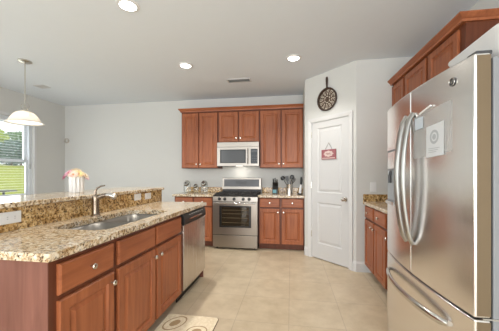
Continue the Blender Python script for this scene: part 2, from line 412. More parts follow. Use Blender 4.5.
# ------------------------------------------------------------------ outdoors, seen through the left window
def ground():
    mb = MB(); nx, ny = 24, 30; vs = []
    for i in range(nx+1):
        r = []
        for j in range(ny+1):
            x = XL-.16 - 30*i/nx; y = -6 + 46*j/ny
            t = max(0, (-x-6.2)/13); zz = -.15 + 2.15*min(1, t)**.9 + .05*math.sin(x*1.3+y*.7)
            r.append(mb.bm.verts.new((x, y, zz)))
        vs.append(r)
    for i in range(nx):
        for j in range(ny): mb.bm.faces.new((vs[i][j], vs[i+1][j], vs[i+1][j+1], vs[i][j+1]))
    return mb
M['grass'] = simple('sunlit_grass', (126, 134, 22), .9, var=.25, scale=3)
g = struct(ground().build('lawn', M['grass'], smooth=True))
def leafmat(n, c): return simple(n, c, .7, var=.3, scale=2)
M['leafdark'] = leafmat('dark_leaf', (96, 122, 112)); M['leafyel'] = leafmat('yellow_leaf', (170, 186, 82)); M['leafmid'] = leafmat('mid_leaf', (110, 142, 96))
M['bark'] = simple('bark', (90, 72, 58), .9)
def bush(name, label, cat, loc, sx, sy, sz, m, n, trunk=0, group=None):
    t = thing(name, label, cat, loc, group); mb = MB(); rnd = random.Random(hash(label) % 997 + int(loc[1]*10))
    for _ in range(n):
        while True:
            p = Vector((rnd.uniform(-1, 1), rnd.uniform(-1, 1), rnd.uniform(-1, 1)))
            if .35 < p.length < 1: break
        c = Vector(loc) + Vector((p.x*sx, p.y*sy, trunk + sz + p.z*sz))
        a = Vector((rnd.gauss(0, 1), rnd.gauss(0, 1), rnd.gauss(0, 1))).normalized(); b = a.orthogonal().normalized(); l = rnd.uniform(.08, .16)
        v = [mb.bm.verts.new(c+q) for q in (-a*l, b*l*.45, a*l, -b*l*.45)]
        mb.bm.faces.new(v)
    mb.build('foliage', m, t)
    mb = MB(); mb.tube([loc, (loc[0], loc[1], loc[2]+trunk+sz*.9)], [.09 if trunk else .05, .03], 8); mb.build('trunk' if trunk else 'stem', M['bark'], t)
HG = 'hedge shrubs behind the lawn'
for k, (x, y) in enumerate(((-18.9, 15.0), (-19.0, 17.1))):
    bush('hedge_shrub', ['bluish green hedge shrub beyond the lawn, filling the middle of the left window', 'bluish green hedge shrub beyond the lawn, behind the right frame of the left window'][k], 'shrub', (x, y, 1.9), 1.0, .98, .85, M['leafdark'], 1500, group=HG)
for k, (x, y, m) in enumerate(((-22, 15.4, 'leafyel'), (-22.5, 18.6, 'leafmid'))):
    bush('garden_tree', ['yellow green tree above the hedge at the left of the window view', 'mid green tree behind the hedge beside the right window frame'][k], 'tree', (x, y, 1.9), 1.5, 1.5, 1.05, M[m], 2000, trunk=.9, group='trees behind the hedge')

# dark round table on the lawn, low in the window
tb = thing('patio_table', 'black round patio table on the lawn, low at the left edge of the window view', 'table', (-8.8, 6.75, .33))
mb = MB(); mb.lathe([(.30, .735), (.32, .74), (.32, .765), (.30, .77)], (-8.8, 6.75, 0), n=32); mb.build('table_top', M['black'], tb, bevel=0)
mb = MB(); mb.lathe([(.20, .28), (.20, .345), (.035, .37), (.03, .7345)], (-8.8, 6.75, 0), n=20); mb.build('pedestal', M['black'], tb)

# ------------------------------------------------------------------ cabinets
def base_unit(name, label, fr, w, depth, fronts, end=None, toe=.07, top=.875, group=None, frame_m='woodd', drawer_z=(.715, .862), door_z=(.112, .69), toe_recess=True):
    """fronts: list of (a0, a1, knob_side) columns, each a drawer over a door"""
    t = thing(name, label, 'cabinet', fr.p(w/2, 0, -depth/2), group)
    mb = MB(); fr.box(mb, 0, .10, -depth, .016, top, -.019); fr.box(mb, w-.016, .10, -depth, w, top, -.019); fr.box(mb, .016, .10, -depth, w-.016, .116, -.019); fr.box(mb, .016, .116, -depth, w-.016, top, -depth+.008); mb.build('body', M[frame_m], t)
    # face frame
    mb = MB(); st = sorted({0, w}); edges = [(0, fronts[0][0]+.012)] + [(fronts[i][1]-.012, fronts[i+1][0]+.012) for i in range(len(fronts)-1)] + [(fronts[-1][1]-.012, w)]
    for a0, a1 in edges: fr.box(mb, a0, .10, -.0189, a1, top, -.0005)
    for b0, b1 in ((.10, door_z[0]+.02), (door_z[1]-.012, drawer_z[0]+.012), (drawer_z[1]-.01, top)):
        for i, (a0, a1, ks) in enumerate(fronts): fr.box(mb, a0+.012, b0, -.0189, a1-.012, b1, -.0005)
    mb.build('face_frame', M[frame_m], t)
    mb = MB(); fr.box(mb, 0, 0, -depth, w, .099, -toe-.019); mb.build('toe_kick', M[frame_m], t)
    for a0, a1, ks in fronts:
        d = raised_panel(fr, a0, door_z[0], a1, door_z[1], 0).build('door', M['wood'], t)
        k = a1-.028 if ks == 'r' else a0+.028
        knob(fr, k, door_z[1]-.055, .019, d)
        dw = slab_front(fr, a0, drawer_z[0], a1, drawer_z[1], 0).build('drawer_front', M['woodh'] if abs(fr.u.x) > .5 else M['woody'], t)
        if ks != 'n' and not (fronts[0] == 'false'): dw['_k'] = 1
        if name != 'sink_cabinet': knob(fr, (a0+a1)/2, (drawer_z[0]+drawer_z[1])/2, .019, dw)
    return t
def wall_unit(name, label, fr, w, depth, z0, z1, doors, group=None, knobs='b'):
    t = thing(name, label, 'cabinet', fr.p(w/2, z0, -depth/2), group)
    mb = MB(); fr.box(mb, 0, z0, -depth, w, z1, -.0005); mb.build('body', M['woodd'], t, bevel=.001)
    for a0, a1, ks in doors:
        d = raised_panel(fr, a0, z0+.012, a1, z1-.022, 0, fw=.058).build('door', M['wood'], t)
        if ks != '-': knob(fr, a1-.03 if ks == 'r' else a0+.03, z0+.075, .019, d)
    return t
UG = 'upper cabinets on the back wall'
# --- back wall: fr with n = -y, u = +x
YF = D-.61                 # base cabinet face
YU = D-.315                # upper cabinet face
bf = lambda x0, y: Fr((x0, y, 0), (1, 0, 0), (0, -1, 0))
wall_unit('wall_cabinet', 'tall cherry upper cabinet with two raised-panel doors left of the microwave', bf(-2.031, YU), .708, .314, 1.373, 2.415,
          [(.014, .334, 'r'), (.350, .694, 'l')], UG)
wall_unit('wall_cabinet', 'short cherry upper cabinet with two doors directly above the microwave', bf(-1.322, YU), .766, .314, 1.84, 2.415,
          [(.014, .374, 'r'), (.392, .752, 'l')], UG)
wall_unit('wall_cabinet', 'tall cherry upper cabinet with two raised-panel doors between microwave and pantry wall', bf(-.555, YU), .766, .314, 1.373, 2.415,
          [(.014, .374, 'r'), (.392, .752, 'l')], UG)
CP = [(0, 2.404), (.012, 2.404), (.016, 2.424), (.024, 2.430), (.040, 2.450), (.046, 2.456), (.046, 2.466), (0, 2.466)]
mb = MB(); sweep(mb, [(-2.031, D-.002), (-2.031, YU-.020), (.211, YU-.020)], [(o, z+.0115) for o, z in CP])
mb.box((-2.030, YU-.019, 2.4155), (.211, D-.002, 2.476))
o = mb.build('crown_molding', M['woodh']); tag(o, 'cherry crown molding along the top of the back wall cabinets', 'molding')
BG = 'base cabinets along the back wall'
base_unit('base_cabinet', 'cherry base cabinet with two drawers and doors left of the range', bf(-2.031, YF), .706, .608, [(.02, .343, 'r'), (.363, .686, 'l')], group=BG)
base_unit('base_cabinet', 'cherry base cabinet with two drawers and doors right of the range', bf(-.536, YF), .747, .608, [(.02, .346, 'r'), (.383, .727, 'l')], group=BG)
def counter(name, label, boxes, bevel=.005):
    mb = MB()
    for b in boxes: mb.box(*b)
    o = mb.build(name, M['granite'], bevel=bevel); return tag(o, label, 'countertop')
counter('countertop', 'short speckled granite countertop left of the range', [((-2.065, YF-.04, .8765), (-1.316, D-.001, .914))])
counter('countertop', 'short speckled granite countertop between range and pantry wall', [((-.544, YF-.04, .8765), (.2115, D-.001, .914))])
def splash(label, boxes):
    mb = MB()
    for b in boxes: mb.box(*b)
    return tag(mb.build('backsplash', M['splash'], bevel=.003), label, 'backsplash')
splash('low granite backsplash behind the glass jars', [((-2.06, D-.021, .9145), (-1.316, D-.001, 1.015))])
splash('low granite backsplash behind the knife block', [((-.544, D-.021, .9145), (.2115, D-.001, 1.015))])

# --- right wall: n = -x, u = -y (far to near)
XF = .945
rf = lambda y0, x: Fr((x, y0, 0), (0, -1, 0), (-1, 0, 0))
RG = 'base cabinets along the right wall'
base_unit('base_cabinet', 'cherry base cabinet with two drawers beside the white pantry wall', rf(YP-.002, XF), .79, XR-XF-.002, [(.03, .370, 'r'), (.412, .765, 'l')], group=RG)
base_unit('base_cabinet', 'single-door cherry base cabinet tucked against the refrigerator', rf(YP-.793, XF), .62, XR-XF-.002, [(.03, .59, 'l')], group=RG)
counter('countertop', 'speckled granite countertop on the right wall beyond the refrigerator', [((XF-.035, 2.125, .8765), (XR-.001, YP-.001, .914))])
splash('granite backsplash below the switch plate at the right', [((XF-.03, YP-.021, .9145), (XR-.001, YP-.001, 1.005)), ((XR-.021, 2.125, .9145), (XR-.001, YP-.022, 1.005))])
XU = 1.275; ZT = 2.385
RU = 'upper cabinets on the right wall'
wall_unit('wall_cabinet', 'cherry upper cabinet with two doors on the right wall, farther from the camera', rf(YP-.001, XU), .872, XR-XU-.002, 1.373, ZT, [(.014, .346, 'r'), (.392, .848, 'l')], RU)
wall_unit('wall_cabinet', 'cherry upper cabinet with plain end panel beside the refrigerator top', rf(YP-.874, XU), .522, XR-XU-.002, 1.373, ZT, [(.022, .456, 'r')], RU)
mb = MB(); sweep(mb, [(XU-.020, YP-.002), (XU-.020, YP-1.398), (XR-.002, YP-1.398)], [(o, ZT+.0005+(z-2.404)*.9) for o, z in CP])
mb.box((XU-.019, YP-1.397, ZT+.0005), (XR-.002, YP-.002, ZT+.056))
o = mb.build('crown_molding', M['woody']); tag(o, 'cherry crown molding on the right wall cabinets above the refrigerator', 'molding')

# --- island: n = +x, u = +y
XI = -1.068
lf = lambda y0: Fr((XI, y0, 0), (0, 1, 0), (1, 0, 0))
IG = 'cabinets under the island counter'
IDEP = .60
t = base_unit('island_cabinet', 'cherry island cabinet with one drawer and one door at the near end', lf(1.004), .440, IDEP, [(.038, .412, 'r')], group=IG, drawer_z=(.700, .846), door_z=(.105, .675))
mb = MB(); mb.box((-1.80, 1.0, 0), (XI-.03, 1.0035, .875)); mb.box((XI-.029, .998, 0.1), (XI, 1.0035, .875))
mb.build('end_panel', M['endp'], t)
base_unit('sink_cabinet', 'cherry sink base cabinet with two doors under the double sink', lf(1.445), .957, IDEP, [(.012, .452, 'r'), (.480, .940, 'l')], group=IG, drawer_z=(.700, .846), door_z=(.105, .675))
mb = MB(); mb.box((-1.668, 3.056, 0), (XI, 3.075, .875)); o = mb.build('end_panel', M['endp']); tag(o, 'cherry end panel closing the far end of the island beyond the dishwasher', 'panel')

# island counter with the sink cut-out
def rrect(x0, y0, x1, y1, r, n=6):
    pts = []
    for cx, cy, a in ((x1-r, y1-r, 0), (x0+r, y1-r, PI/2), (x0+r, y0+r, PI), (x1-r, y0+r, 1.5*PI)):
        for k in range(n+1): pts.append((cx+r*math.cos(a+k*PI/2/n), cy+r*math.sin(a+k*PI/2/n)))
    return pts
def plate(mb, outer, holes, z0, z1):
    for z in (z0, z1):
        es = []
        for lp in [outer]+holes:
            vs = [mb.bm.verts.new((x, y, z)) for x, y in lp]
            es += [mb.bm.edges.new((vs[i], vs[(i+1) % len(vs)])) for i in range(len(vs))]
        bmesh.ops.triangle_fill(mb.bm, use_beauty=True, edges=es)
        if z0 == z1: return mb
    for lp in [outer]+holes:
        mb.loops([[(x, y, z0) for x, y in lp], [(x, y, z1) for x, y in lp]], cap0=False, cap1=False)
    bmesh.ops.remove_doubles(mb.bm, verts=mb.bm.verts, dist=1e-5)
    return mb
SX0, SX1, SY0, SY1 = -1.545, -1.135, 1.435, 2.325
hole = rrect(SX0, SY0, SX1, SY1, .09)
mb = plate(MB(), rrect(-1.679, .972, XI+.035, 3.10, .012, 3), [hole], .8765, .914)
o = mb.build('island_countertop', M['granite'], bevel=.005); tag(o, 'long speckled granite island countertop with the sink cut-out', 'countertop')
sk = thing('kitchen_sink', 'stainless double bowl sink set below the island granite', 'sink', ((SX0+SX1)/2, (SY0+SY1)/2, .66))
b1 = rrect(SX0+.008, SY0+.008, SX1-.008, 1.865, .085); b2 = rrect(SX0+.008, 1.895, SX1-.008, SY1-.008, .085)
mb = plate(MB(), rrect(SX0-.02, SY0-.02, SX1+.02, SY1+.02, .1), [b1, b2], .872, .8755); mb.build('rim', M['sink'], sk)
for b, zb in ((b1, .69), (b2, .69)):
    cx = sum(p[0] for p in b)/len(b); cy = sum(p[1] for p in b)/len(b)
    mb = MB()
    mb.loops([[(cx+(x-cx)*k, cy+(y-cy)*k, z) for x, y in b] for k, z in ((1, .8735), (.985, zb+.04), (.96, zb+.012), (.9, zb), (.14, zb-.004))], cap0=False)
    bw = mb.build('bowl', M['sink'], sk, smooth=True, solid=.0012)
    mb = MB(); mb.lathe([(.045, 0), (.045, .003), (.038, .005), (.012, .002)], (cx, cy, zb-.002)); mb.build('drain', M['chrome'], bw, smooth=True)
# raised bar
mb = MB(); mb.box((-1.80, 1.004, 0), (-1.70, 3.19, 1.0575)); o = mb.build('bar_wall', M['wall']); tag(o, 'white half wall carrying the raised bar behind the island', 'half wall'); 
o['kind'] = 'structure'
mb = MB(); mb.box((-1.6995, .98, .9145), (-1.6800, 3.19, 1.0575)); mb.box((-1.6995, 3.1905, .0), (-1.6805, 3.192, 1.05))
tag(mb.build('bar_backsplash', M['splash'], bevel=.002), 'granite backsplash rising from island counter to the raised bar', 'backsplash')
mb = MB(); mb.prism(rrect(-2.20, .90, -1.655, 3.225, .015, 3), 1.058, 1.090)
tag(mb.build('bar_counter', M['granite'], bevel=.006), 'raised speckled granite bar top behind the sink', 'countertop')

def outlet(fr, a, b, w, h, label, cat='outlet', name='wall_outlet', kind='outlet', group=None):
    t = thing(name, label, cat, fr.p(a, b, 0), group)
    mb = MB(); mb.loops([fr.rect(a-w/2+i, b-h/2+i, a+w/2-i, b+h/2-i, c) for i, c in ((0, .0005), (0, .003), (.003, .006))]); mb.build('plate', M['white'], t)
    if kind == 'outlet':
        for s in (-1, 1):
            mb = MB(); c = fr.p(a+s*w*.17, b, .006)
            mb.lathe([(.016, 0), (.016, .0015), (.015, .002)], c, fr.n, 16); sc = mb.build('socket', M['white'], t)
            mb = MB()
            for q in (-.006, .006): fr.box(mb, a+s*w*.17-.004, b+q-.001, .008, a+s*w*.17+.004, b+q+.001, .0086)
            mb.build('slots', M['dgray'], sc)
    else:
        mb = MB(); fr.box(mb, a-.017, b-.033, .006, a+.017, b+.033, .0095); mb.build('rocker', M['white'], t, bevel=.001)
    return t
sf = Fr((-1.680, 0, 0), (0, 1, 0), (1, 0, 0))
OG = 'outlets on the bar backsplash'
outlet(sf, 1.325, .997, .125, .072, 'white outlet plate on the bar backsplash near the photo left edge', group=OG)
outlet(sf, 2.645, 1.010, .125, .072, 'white outlet plate behind the sink, nearer of the pair right of the faucet', group=OG)
outlet(sf, 2.855, 1.004, .125, .072, 'white outlet plate on the bar backsplash nearest its far end', group=OG)
pw = Fr((0, YP, 0), (1, 0, 0), (0, -1, 0))
outlet(pw, 1.04, 1.098, .074, .122, 'white switch plate on the pantry wall above the right counter', 'switch', 'light_switch', 'switch')

# ------------------------------------------------------------------ faucet
fc = thing('kitchen_faucet', 'brushed nickel pull-out faucet with lever handle behind the sink', 'faucet', (-1.60, 1.925, .914))
mb = MB(); mb.lathe([(.038, .0005), (.038, .006), (.031, .012), (.028, .03), (.027, .10), (.029, .13), (.029, .155), (.022, .175), (.006, .182)], (-1.60, 1.925, .914)); mb.build('body', M['fnickel'], fc, smooth=True)
mb = MB(); mb.tube([(-1.60, 1.925, 1.055), (-1.57, 1.93, 1.07), (-1.54, 1.935, 1.083), (-1.51, 1.94, 1.087)], [.019, .0185, .018, .0175], 14); mb.build('spout', M['fnickel'], fc, smooth=True)
mb = MB(); mb.tube([(-1.508, 1.94, 1.087), (-1.475, 1.943, 1.085), (-1.445, 1.945, 1.076), (-1.435, 1.946, 1.073)], [.020, .023, .025, .022], 14); mb.build('spray_head', M['chrome'], fc, smooth=True)
mb = MB(); mb.tube([(-1.605, 1.925, 1.092), (-1.604, 1.926, 1.12), (-1.59, 1.93, 1.145), (-1.56, 1.937, 1.162), (-1.53, 1.945, 1.167)], [.014, .010, .008, .007, .006], 10); mb.build('lever', M['fnickel'], fc, smooth=True)

# ------------------------------------------------------------------ dishwasher
dw = thing('dishwasher', 'stainless dishwasher with black control panel at the far end of the island', 'dishwasher', (-1.36, 2.73, 0))
DY0, DY1 = 2.408, 3.052
mb = MB(); mb.box((-1.66, DY0, .1), (-1.072, DY1, .872)); mb.build('tub', M['dgray'], dw)
def bowed_x(y0, y1, xb, xf, bulge, n=10):
    return [(xb, y0)] + [(xf + bulge*(1-(2*i/n-1)**2), y0+(y1-y0)*i/n) for i in range(n+1)] + [(xb, y1)]
mb = MB(); mb.prism(bowed_x(DY0+.003, DY1-.003, -1.0715, -1.040, .006), .115, .758); mb.build('door', M['steel_dw'], dw, bevel=.004)
cp = MB(); ys = (DY0+.003, DY1-.003)
cp.loops([[(x, y, z) for x, z in ((-1.0715, .763), (-1.033, .763), (-1.028, .785), (-1.034, .83), (-1.048, .866), (-1.0715, .868))] for y in ys])
M['alcb'] = simple('button_grey', (166, 164, 160), .4); cpo = cp.build('control_panel', M['black'], dw, bevel=.003)
mb = MB(); mb.tube([(-1.036, DY0+.10+(.44)*i/8, .800+.004*math.sin(PI*i/8)) for i in range(9)], [.004]+[.009]*7+[.004], 10); mb.build('handle', M['chrome'], cpo)
mb = MB()
for i in range(7):
    y = DY0+.14+i*.062; mb.box((-1.0405, y, .842), (-1.035, y+.032, .850))
mb.build('buttons', M['alcb'], cpo)
mb = MB(); mb.box((-1.12, DY0, 0), (-1.11, DY1, .098)); mb.build('toe_kick', M['black'], dw)

# ------------------------------------------------------------------ range
RX0, RX1, RY = -1.3125, -.5475, D-.672
rg = thing('range', 'stainless gas range with five knobs and black grates between the base cabinets', 'stove', ((RX0+RX1)/2, D-.35, 0))
rfm = Fr((RX0, RY, 0), (1, 0, 0), (0, -1, 0)); RW = RX1-RX0
mb = MB(); mb.box((RX0+.002, RY+.03, .03), (RX1-.002, D-.03, .895)); mb.build('body', M['dgray'], rg)
mb = MB(); mb.box((RX0, RY+.005, .8955), (RX1, D-.095, .912)); ct = mb.build('cooktop', M['iron'], rg, bevel=.004)
# knob panel
mb = MB(); mb.loops([[(x, y, z) for y, z in ((RY+.029, .805), (RY-.004, .805), (RY+.004, .885), (RY+.029, .8945))] for x in (RX0, RX1)])
kp = mb.build('knob_panel', M['steelx'], rg, bevel=.002)
for x in (-1.200, -1.105, -.945, -.790, -.690):
    mb = MB(); mb.lathe([(.027, 0), (.027, .006), (.022, .010), (.019, .03), (.003, .031)], (x, RY, .847), (0, -1, .08), 16); mb.box((x-.003, RY-.034, .833), (x+.003, RY-.0, .861))
    mb.build('burner_knob', M['black'], kp)
# oven door
mb = MB(); a0, a1, b0, b1 = .012, RW-.012, .250, .800
wa0, wa1, wb0, wb1 = .115, RW-.105, .372, .735
for r in ((0.003, b0, wa0, b1), (wa1, b0, RW-.003, b1), (wa0, b0, wa1, wb0), (wa0, wb1, wa1, b1)): rfm.box(mb, r[0], r[1], -.028, r[2], r[3], .012)
od = mb.build('oven_door', M['steelx'], rg)
mb = MB()
for r in ((wa0+.0005, wb0+.0005, wa0+.036, wb1-.0005), (wa1-.036, wb0+.0005, wa1-.0005, wb1-.0005), (wa0+.036, wb0+.0005, wa1-.036, wb0+.028), (wa0+.036, wb1-.022, wa1-.036, wb1-.0005)): rfm.box(mb, r[0], r[1], -.026, r[2], r[3], .0125)
mb.build('window_frame', M['black'], od)
mb = MB(); rfm.box(mb, wa0+.0365, wb0+.0285, -.005, wa1-.0365, wb1-.0225, .011)
M['ovenglass'] = simple('oven_glass', (44, 38, 28), .06, coat=.6); mb.build('oven_window', M['ovenglass'], od)
mb = MB()
for z in (.45, .53, .60, .66): rfm.box(mb, wa0+.05, z, .0112, wa1-.05, z+.005, .0118)
mb.build('oven_racks', simple('rack_metal', (96, 80, 56), .5), od)
mb = MB(); mb.tube([rfm.p(.03, .782, .048), rfm.p(RW-.03, .782, .048)], .012, 12)
for a in (.05, RW-.05): mb.tube([rfm.p(a, .782, .012), rfm.p(a, .782, .048)], .008, 8)
mb.build('handle', M['chrome'], od, smooth=True)
mb = MB(); rfm.box(mb, .003, .035, -.028, RW-.003, .238, .010); sd = mb.build('storage_drawer', M['steelx'], rg, bevel=.003)
mb = MB(); rfm.box(mb, .003, .239, -.028, RW-.003, .2495, .0); mb.build('drawer_gap', M['black'], rg)
mb = MB()
for a in (.04, RW-.07):
    for c in (-.1, -.55): rfm.box(mb, a, .0, c, a+.03, .0295, c+.03)
mb.build('feet', M['black'], rg)
# backguard
mb = MB(); mb.loops([[(x, y, z) for y, z in ((D-.094, .9125), (D-.094, .975), (D-.10, .98), (D-.088, 1.19), (D-.078, 1.195), (D-.025, 1.195), (D-.025, .9125))] for x in (RX0+.01, RX1-.01)])
bgd = mb.build('backguard', M['steelx'], rg, bevel=.003)
bgf = Fr((RX0, D-.1015, 0), (1, 0, 0), (0, -1, .057)); 
mb = MB(); mb.loops([[(x, y, z) for y, z in ((D-.1012, 1.030), (D-.0945, 1.168), (D-.085, 1.168), (D-.09, 1.030))] for x in (RX0+.045, RX1-.045)]); mb.build('control_glass', M['panelgray'], bgd)
mb = MB()
for i in range(7):
    x = -1.03+i*.03; mb.loops([[(xx, y, z) for y, z in ((D-.1005, 1.075), (D-.0968, 1.13), (D-.09, 1.13), (D-.09, 1.075))] for xx in (x, x+.015)])
mb.build('clock_display', M['dgray'], bgd)
mb = MB(); mb.box((RX0+.012, D-.0955, .914), (RX1-.012, D-.0945, .973)); mb.build('vent_strip', M['dgray'], bgd)
for k in range(3):
    x0 = RX0+.02+k*(RW-.04)/3; x1 = x0+(RW-.04)/3-.004; y0, y1 = RY+.03, D-.13; mb = MB()
    for x in (x0+.006, x1-.006): mb.box((x-.006, y0, .926), (x+.006, y1, .942))
    for y in (y0+.006, (y0+y1)/2, y1-.006): mb.box((x0+.013, y-.006, .926), (x1-.013, y+.006, .942))
    for y in (y0+(y1-y0)*.25, y0+(y1-y0)*.75):
        mb.box((x0+.013, y-.005, .930), (x1-.013, y+.005, .946)); mb.box(((x0+x1)/2-.005, y-.09, .930), ((x0+x1)/2+.005, y+.09, .9455))
    for x in (x0+.006, x1-.006):
        for y in (y0+.006, y1-.006): mb.box((x-.006, y-.006, .9115), (x+.006, y+.006, .926))
    mb.build('grate', M['iron'], rg)
    for y in (y0+(y1-y0)*.25, y0+(y1-y0)*.75):
        mb = MB(); mb.lathe([(.045, .9122), (.045, .918), (.036, .920), (.036, .926), (.004, .927)], ((x0+x1)/2, y, 0)); mb.build('burner', M['black'], rg)

# ------------------------------------------------------------------ microwave
MX0, MX1, MY, MZ0, MZ1 = -1.318, -.560, D-.395, 1.412, 1.836
mw = thing('microwave', 'stainless over-range microwave mounted between the upper cabinets', 'microwave', ((MX0+MX1)/2, D-.2, MZ0))
mf = Fr((MX0, MY, 0), (1, 0, 0), (0, -1, 0)); MW = MX1-MX0
mb = MB(); mb.box((MX0, MY+.021, MZ0+.004), (MX1, D-.002, MZ1)); mb.build('body', M['dgray'], mw)
mb = MB(); mf.box(mb, 0, 1.752, -.02, MW, MZ1, .006); mb.build('vent_grille', M['steelx'], mw, bevel=.003)
CPX = .595
mb = MB(); d0, d1 = MZ0, 1.748; q0, q1, r0, r1 = .055, .525, 1.462, 1.705
for r in ((0, d0, q0, d1), (q1, d0, CPX, d1), (q0, d0, q1, r0), (q0, r1, q1, d1)): mf.box(mb, r[0], r[1], -.02, r[2], r[3], .006)
md = mb.build('door', M['steelx'], mw)
mb = MB(); mf.box(mb, q0+.0005, r0+.0005, -.018, q1-.0005, r1-.0005, .002); wn = mb.build('window', M['black'], md)
M['mwglass'] = simple('microwave_glass', (70, 70, 70), .12)
mb = MB(); mf.box(mb, q0+.024, r0+.018, .0022, q1-.024, r1-.018, .0045); mb.build('window_mesh', M['mwglass'], wn)
mb = MB(); mb.tube([mf.p(.562, 1.455, .006), mf.p(.562, 1.462, .035), mf.p(.562, 1.58, .045), mf.p(.562, 1.70, .035), mf.p(.562, 1.712, .006)], .011, 10, r2=.009); mb.build('handle', M['chrome'], md, smooth=True)
mb = MB()
for r in ((CPX+.002, d0, CPX+.016, d1), (MW-.022, d0, MW, d1), (CPX+.016, d0, MW-.022, r0-.01), (CPX+.016, r1+.008, MW-.022, d1)): mf.box(mb, r[0], r[1], -.02, r[2], r[3], .006)
cpn = mb.build('control_panel', M['steelx'], mw)
mb = MB(); mf.box(mb, CPX+.0165, r0-.0095, -.018, MW-.0225, r1+.0075, .003); kpd = mb.build('keypad', M['blackglass'], cpn)
mb = MB()
for i in range(5):
    for j in range(3): mf.box(mb, CPX+.032+j*.036, r0+.012+i*.030, .003, CPX+.052+j*.036, r0+.022+i*.030, .0036)
mb.build('keys', M['panelgray'], kpd)
mb = MB(); mf.box(mb, CPX+.03, r1-.045, .003, MW-.036, r1-.015, .0038); mb.build('display', M['panelgray'], kpd)
mb = MB(); mb.box((-1.0, D-.30, MZ0+.0005), (-.88, D-.22, MZ0+.0035)); mb.build('cooktop_light', emit('cooktop_lamp', (1, .92, .8), 2), mw)
l = bpy.data.lights.new('cooktop_light_glow', 'AREA'); l.energy = .7; l.size = .12; l.color = (1, .93, .82); lo = bpy.data.objects.new('cooktop_light_glow', l); C.objects.link(lo); lo.location = (-.94, D-.2, MZ0-.005); lo.rotation_euler = (math.radians(25), 0, 0)

# ------------------------------------------------------------------ refrigerator
FY0, FY1, FX, FB, FT = 1.150, 2.090, .712, .036, 1.735
FYC = (FY0+FY1)/2
fr_ = thing('refrigerator', 'large stainless french door refrigerator with bottom freezer in the right foreground', 'refrigerator', (1.15, FYC, 0))
def fxs(y): return FX - FB*(1-((y-FYC)/((FY1-FY0)/2))**2)
mb = MB(); mb.box((FX+.068, FY0+.004, .02), (XR-.03, FY1-.004, FT-.015)); mb.build('cabinet_body', M['gray'], fr_, bevel=.004)
mb = MB(); mb.box((FX+.058, FY0+.012, .09), (FX+.0675, FY1-.012, FT-.02)); mb.build('door_gasket', M['black'], fr_)
def fdoor(y0, y1, z0, z1, name, hole=None):
    n = 14; front = [(fxs(y0+(y1-y0)*i/n), y0+(y1-y0)*i/n) for i in range(n+1)]
    poly = [(FX+.0575, y0)] + front + [(FX+.0575, y1)]
    mb = MB(); mb.prism(poly, z0, z1)
    return mb.build(name, M['steel'], fr_, bevel=.007, seg=3)
ZS = .690
dR = fdoor(FY0, FYC-.002, ZS+.004, FT, 'right_door')
dL = fdoor(FYC+.002, FY1, ZS+.004, FT, 'left_door')
dF = fdoor(FY0, FY1, .09, ZS-.004, 'freezer_drawer')
def fhandle(y, par):
    pts, ra, rb = [], [], []
    for i in range(21):
        t = i/20; z = .868+t*(1.600-.868); s = math.sin(PI*t)**.55
        pts.append((fxs(y)-.004-.056*s, y, z)); ra.append(.024 if 0 < i < 20 else .012); rb.append(.013)
    mb = MB(); mb.tube(pts, ra, 14, r2=rb, side=(0, 1, 0)); mb.build('handle', M['handle'], par, smooth=True)
fhandle(FYC+.040, dL); fhandle(FYC-.040, dR)
pts = []
for i in range(25):
    t = i/24; y = 1.285+t*(1.985-1.285); s = math.sin(PI*t)**.5
    pts.append((fxs(y)-.004-.052*s, y, .592))
mb = MB(); mb.tube(pts, [.012]+[.0185]*23+[.012], 14, r2=.012, side=(0, 0, 1)); mb.build('handle', M['chrome'], dF, smooth=True)
M['edgereflect'] = simple('painted_edge_reflection', (112, 96, 74), .4, metal=.3)  # brown reflection on the door sides, put into the colour of a thin strip
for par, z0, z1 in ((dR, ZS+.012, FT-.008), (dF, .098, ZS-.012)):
    mb = MB(); mb.box((FX+.009, FY0-.0012, z0), (FX+.0565, FY0-.0001, z1)); mb.build('edge_reflection_strip', M['edgereflect'], par)
# dispenser on the left door
def curve_patch(y0, y1, z0, z1, off0, off1, n=8):
    mb = MB(); ys = [y0+(y1-y0)*i/n for i in range(n+1)]
    mb.loops([[(fxs(y)-off1, y, z0), (fxs(y)-off1, y, z1), (fxs(y)-off0, y, z1), (fxs(y)-off0, y, z0)] for y in ys]); return mb
dp = curve_patch(1.80, 2.06, 1.055, 1.43, .0005, .004).build('dispenser', M['gray'], dL)
curve_patch(1.815, 2.045, 1.30, 1.415, .0042, .006).build('dispenser_display', M['steel'], dp)
M['alcove'] = simple('dispenser_recess', (150, 158, 164), .3); curve_patch(1.815, 2.045, 1.085, 1.285, .0042, .0052).build('dispenser_recess', M['alcove'], dp)
curve_patch(1.83, 2.03, 1.055, 1.075, .0042, .024).build('drip_tray', M['chrome'], dp)
mb = MB(); mb.tube([(fxs(1.94)-.006, 1.94, 1.285), (fxs(1.94)-.016, 1.94, 1.25), (fxs(1.94)-.016, 1.94, 1.20)], .010, 8); mb.build('paddle', M['dgray'], dp)
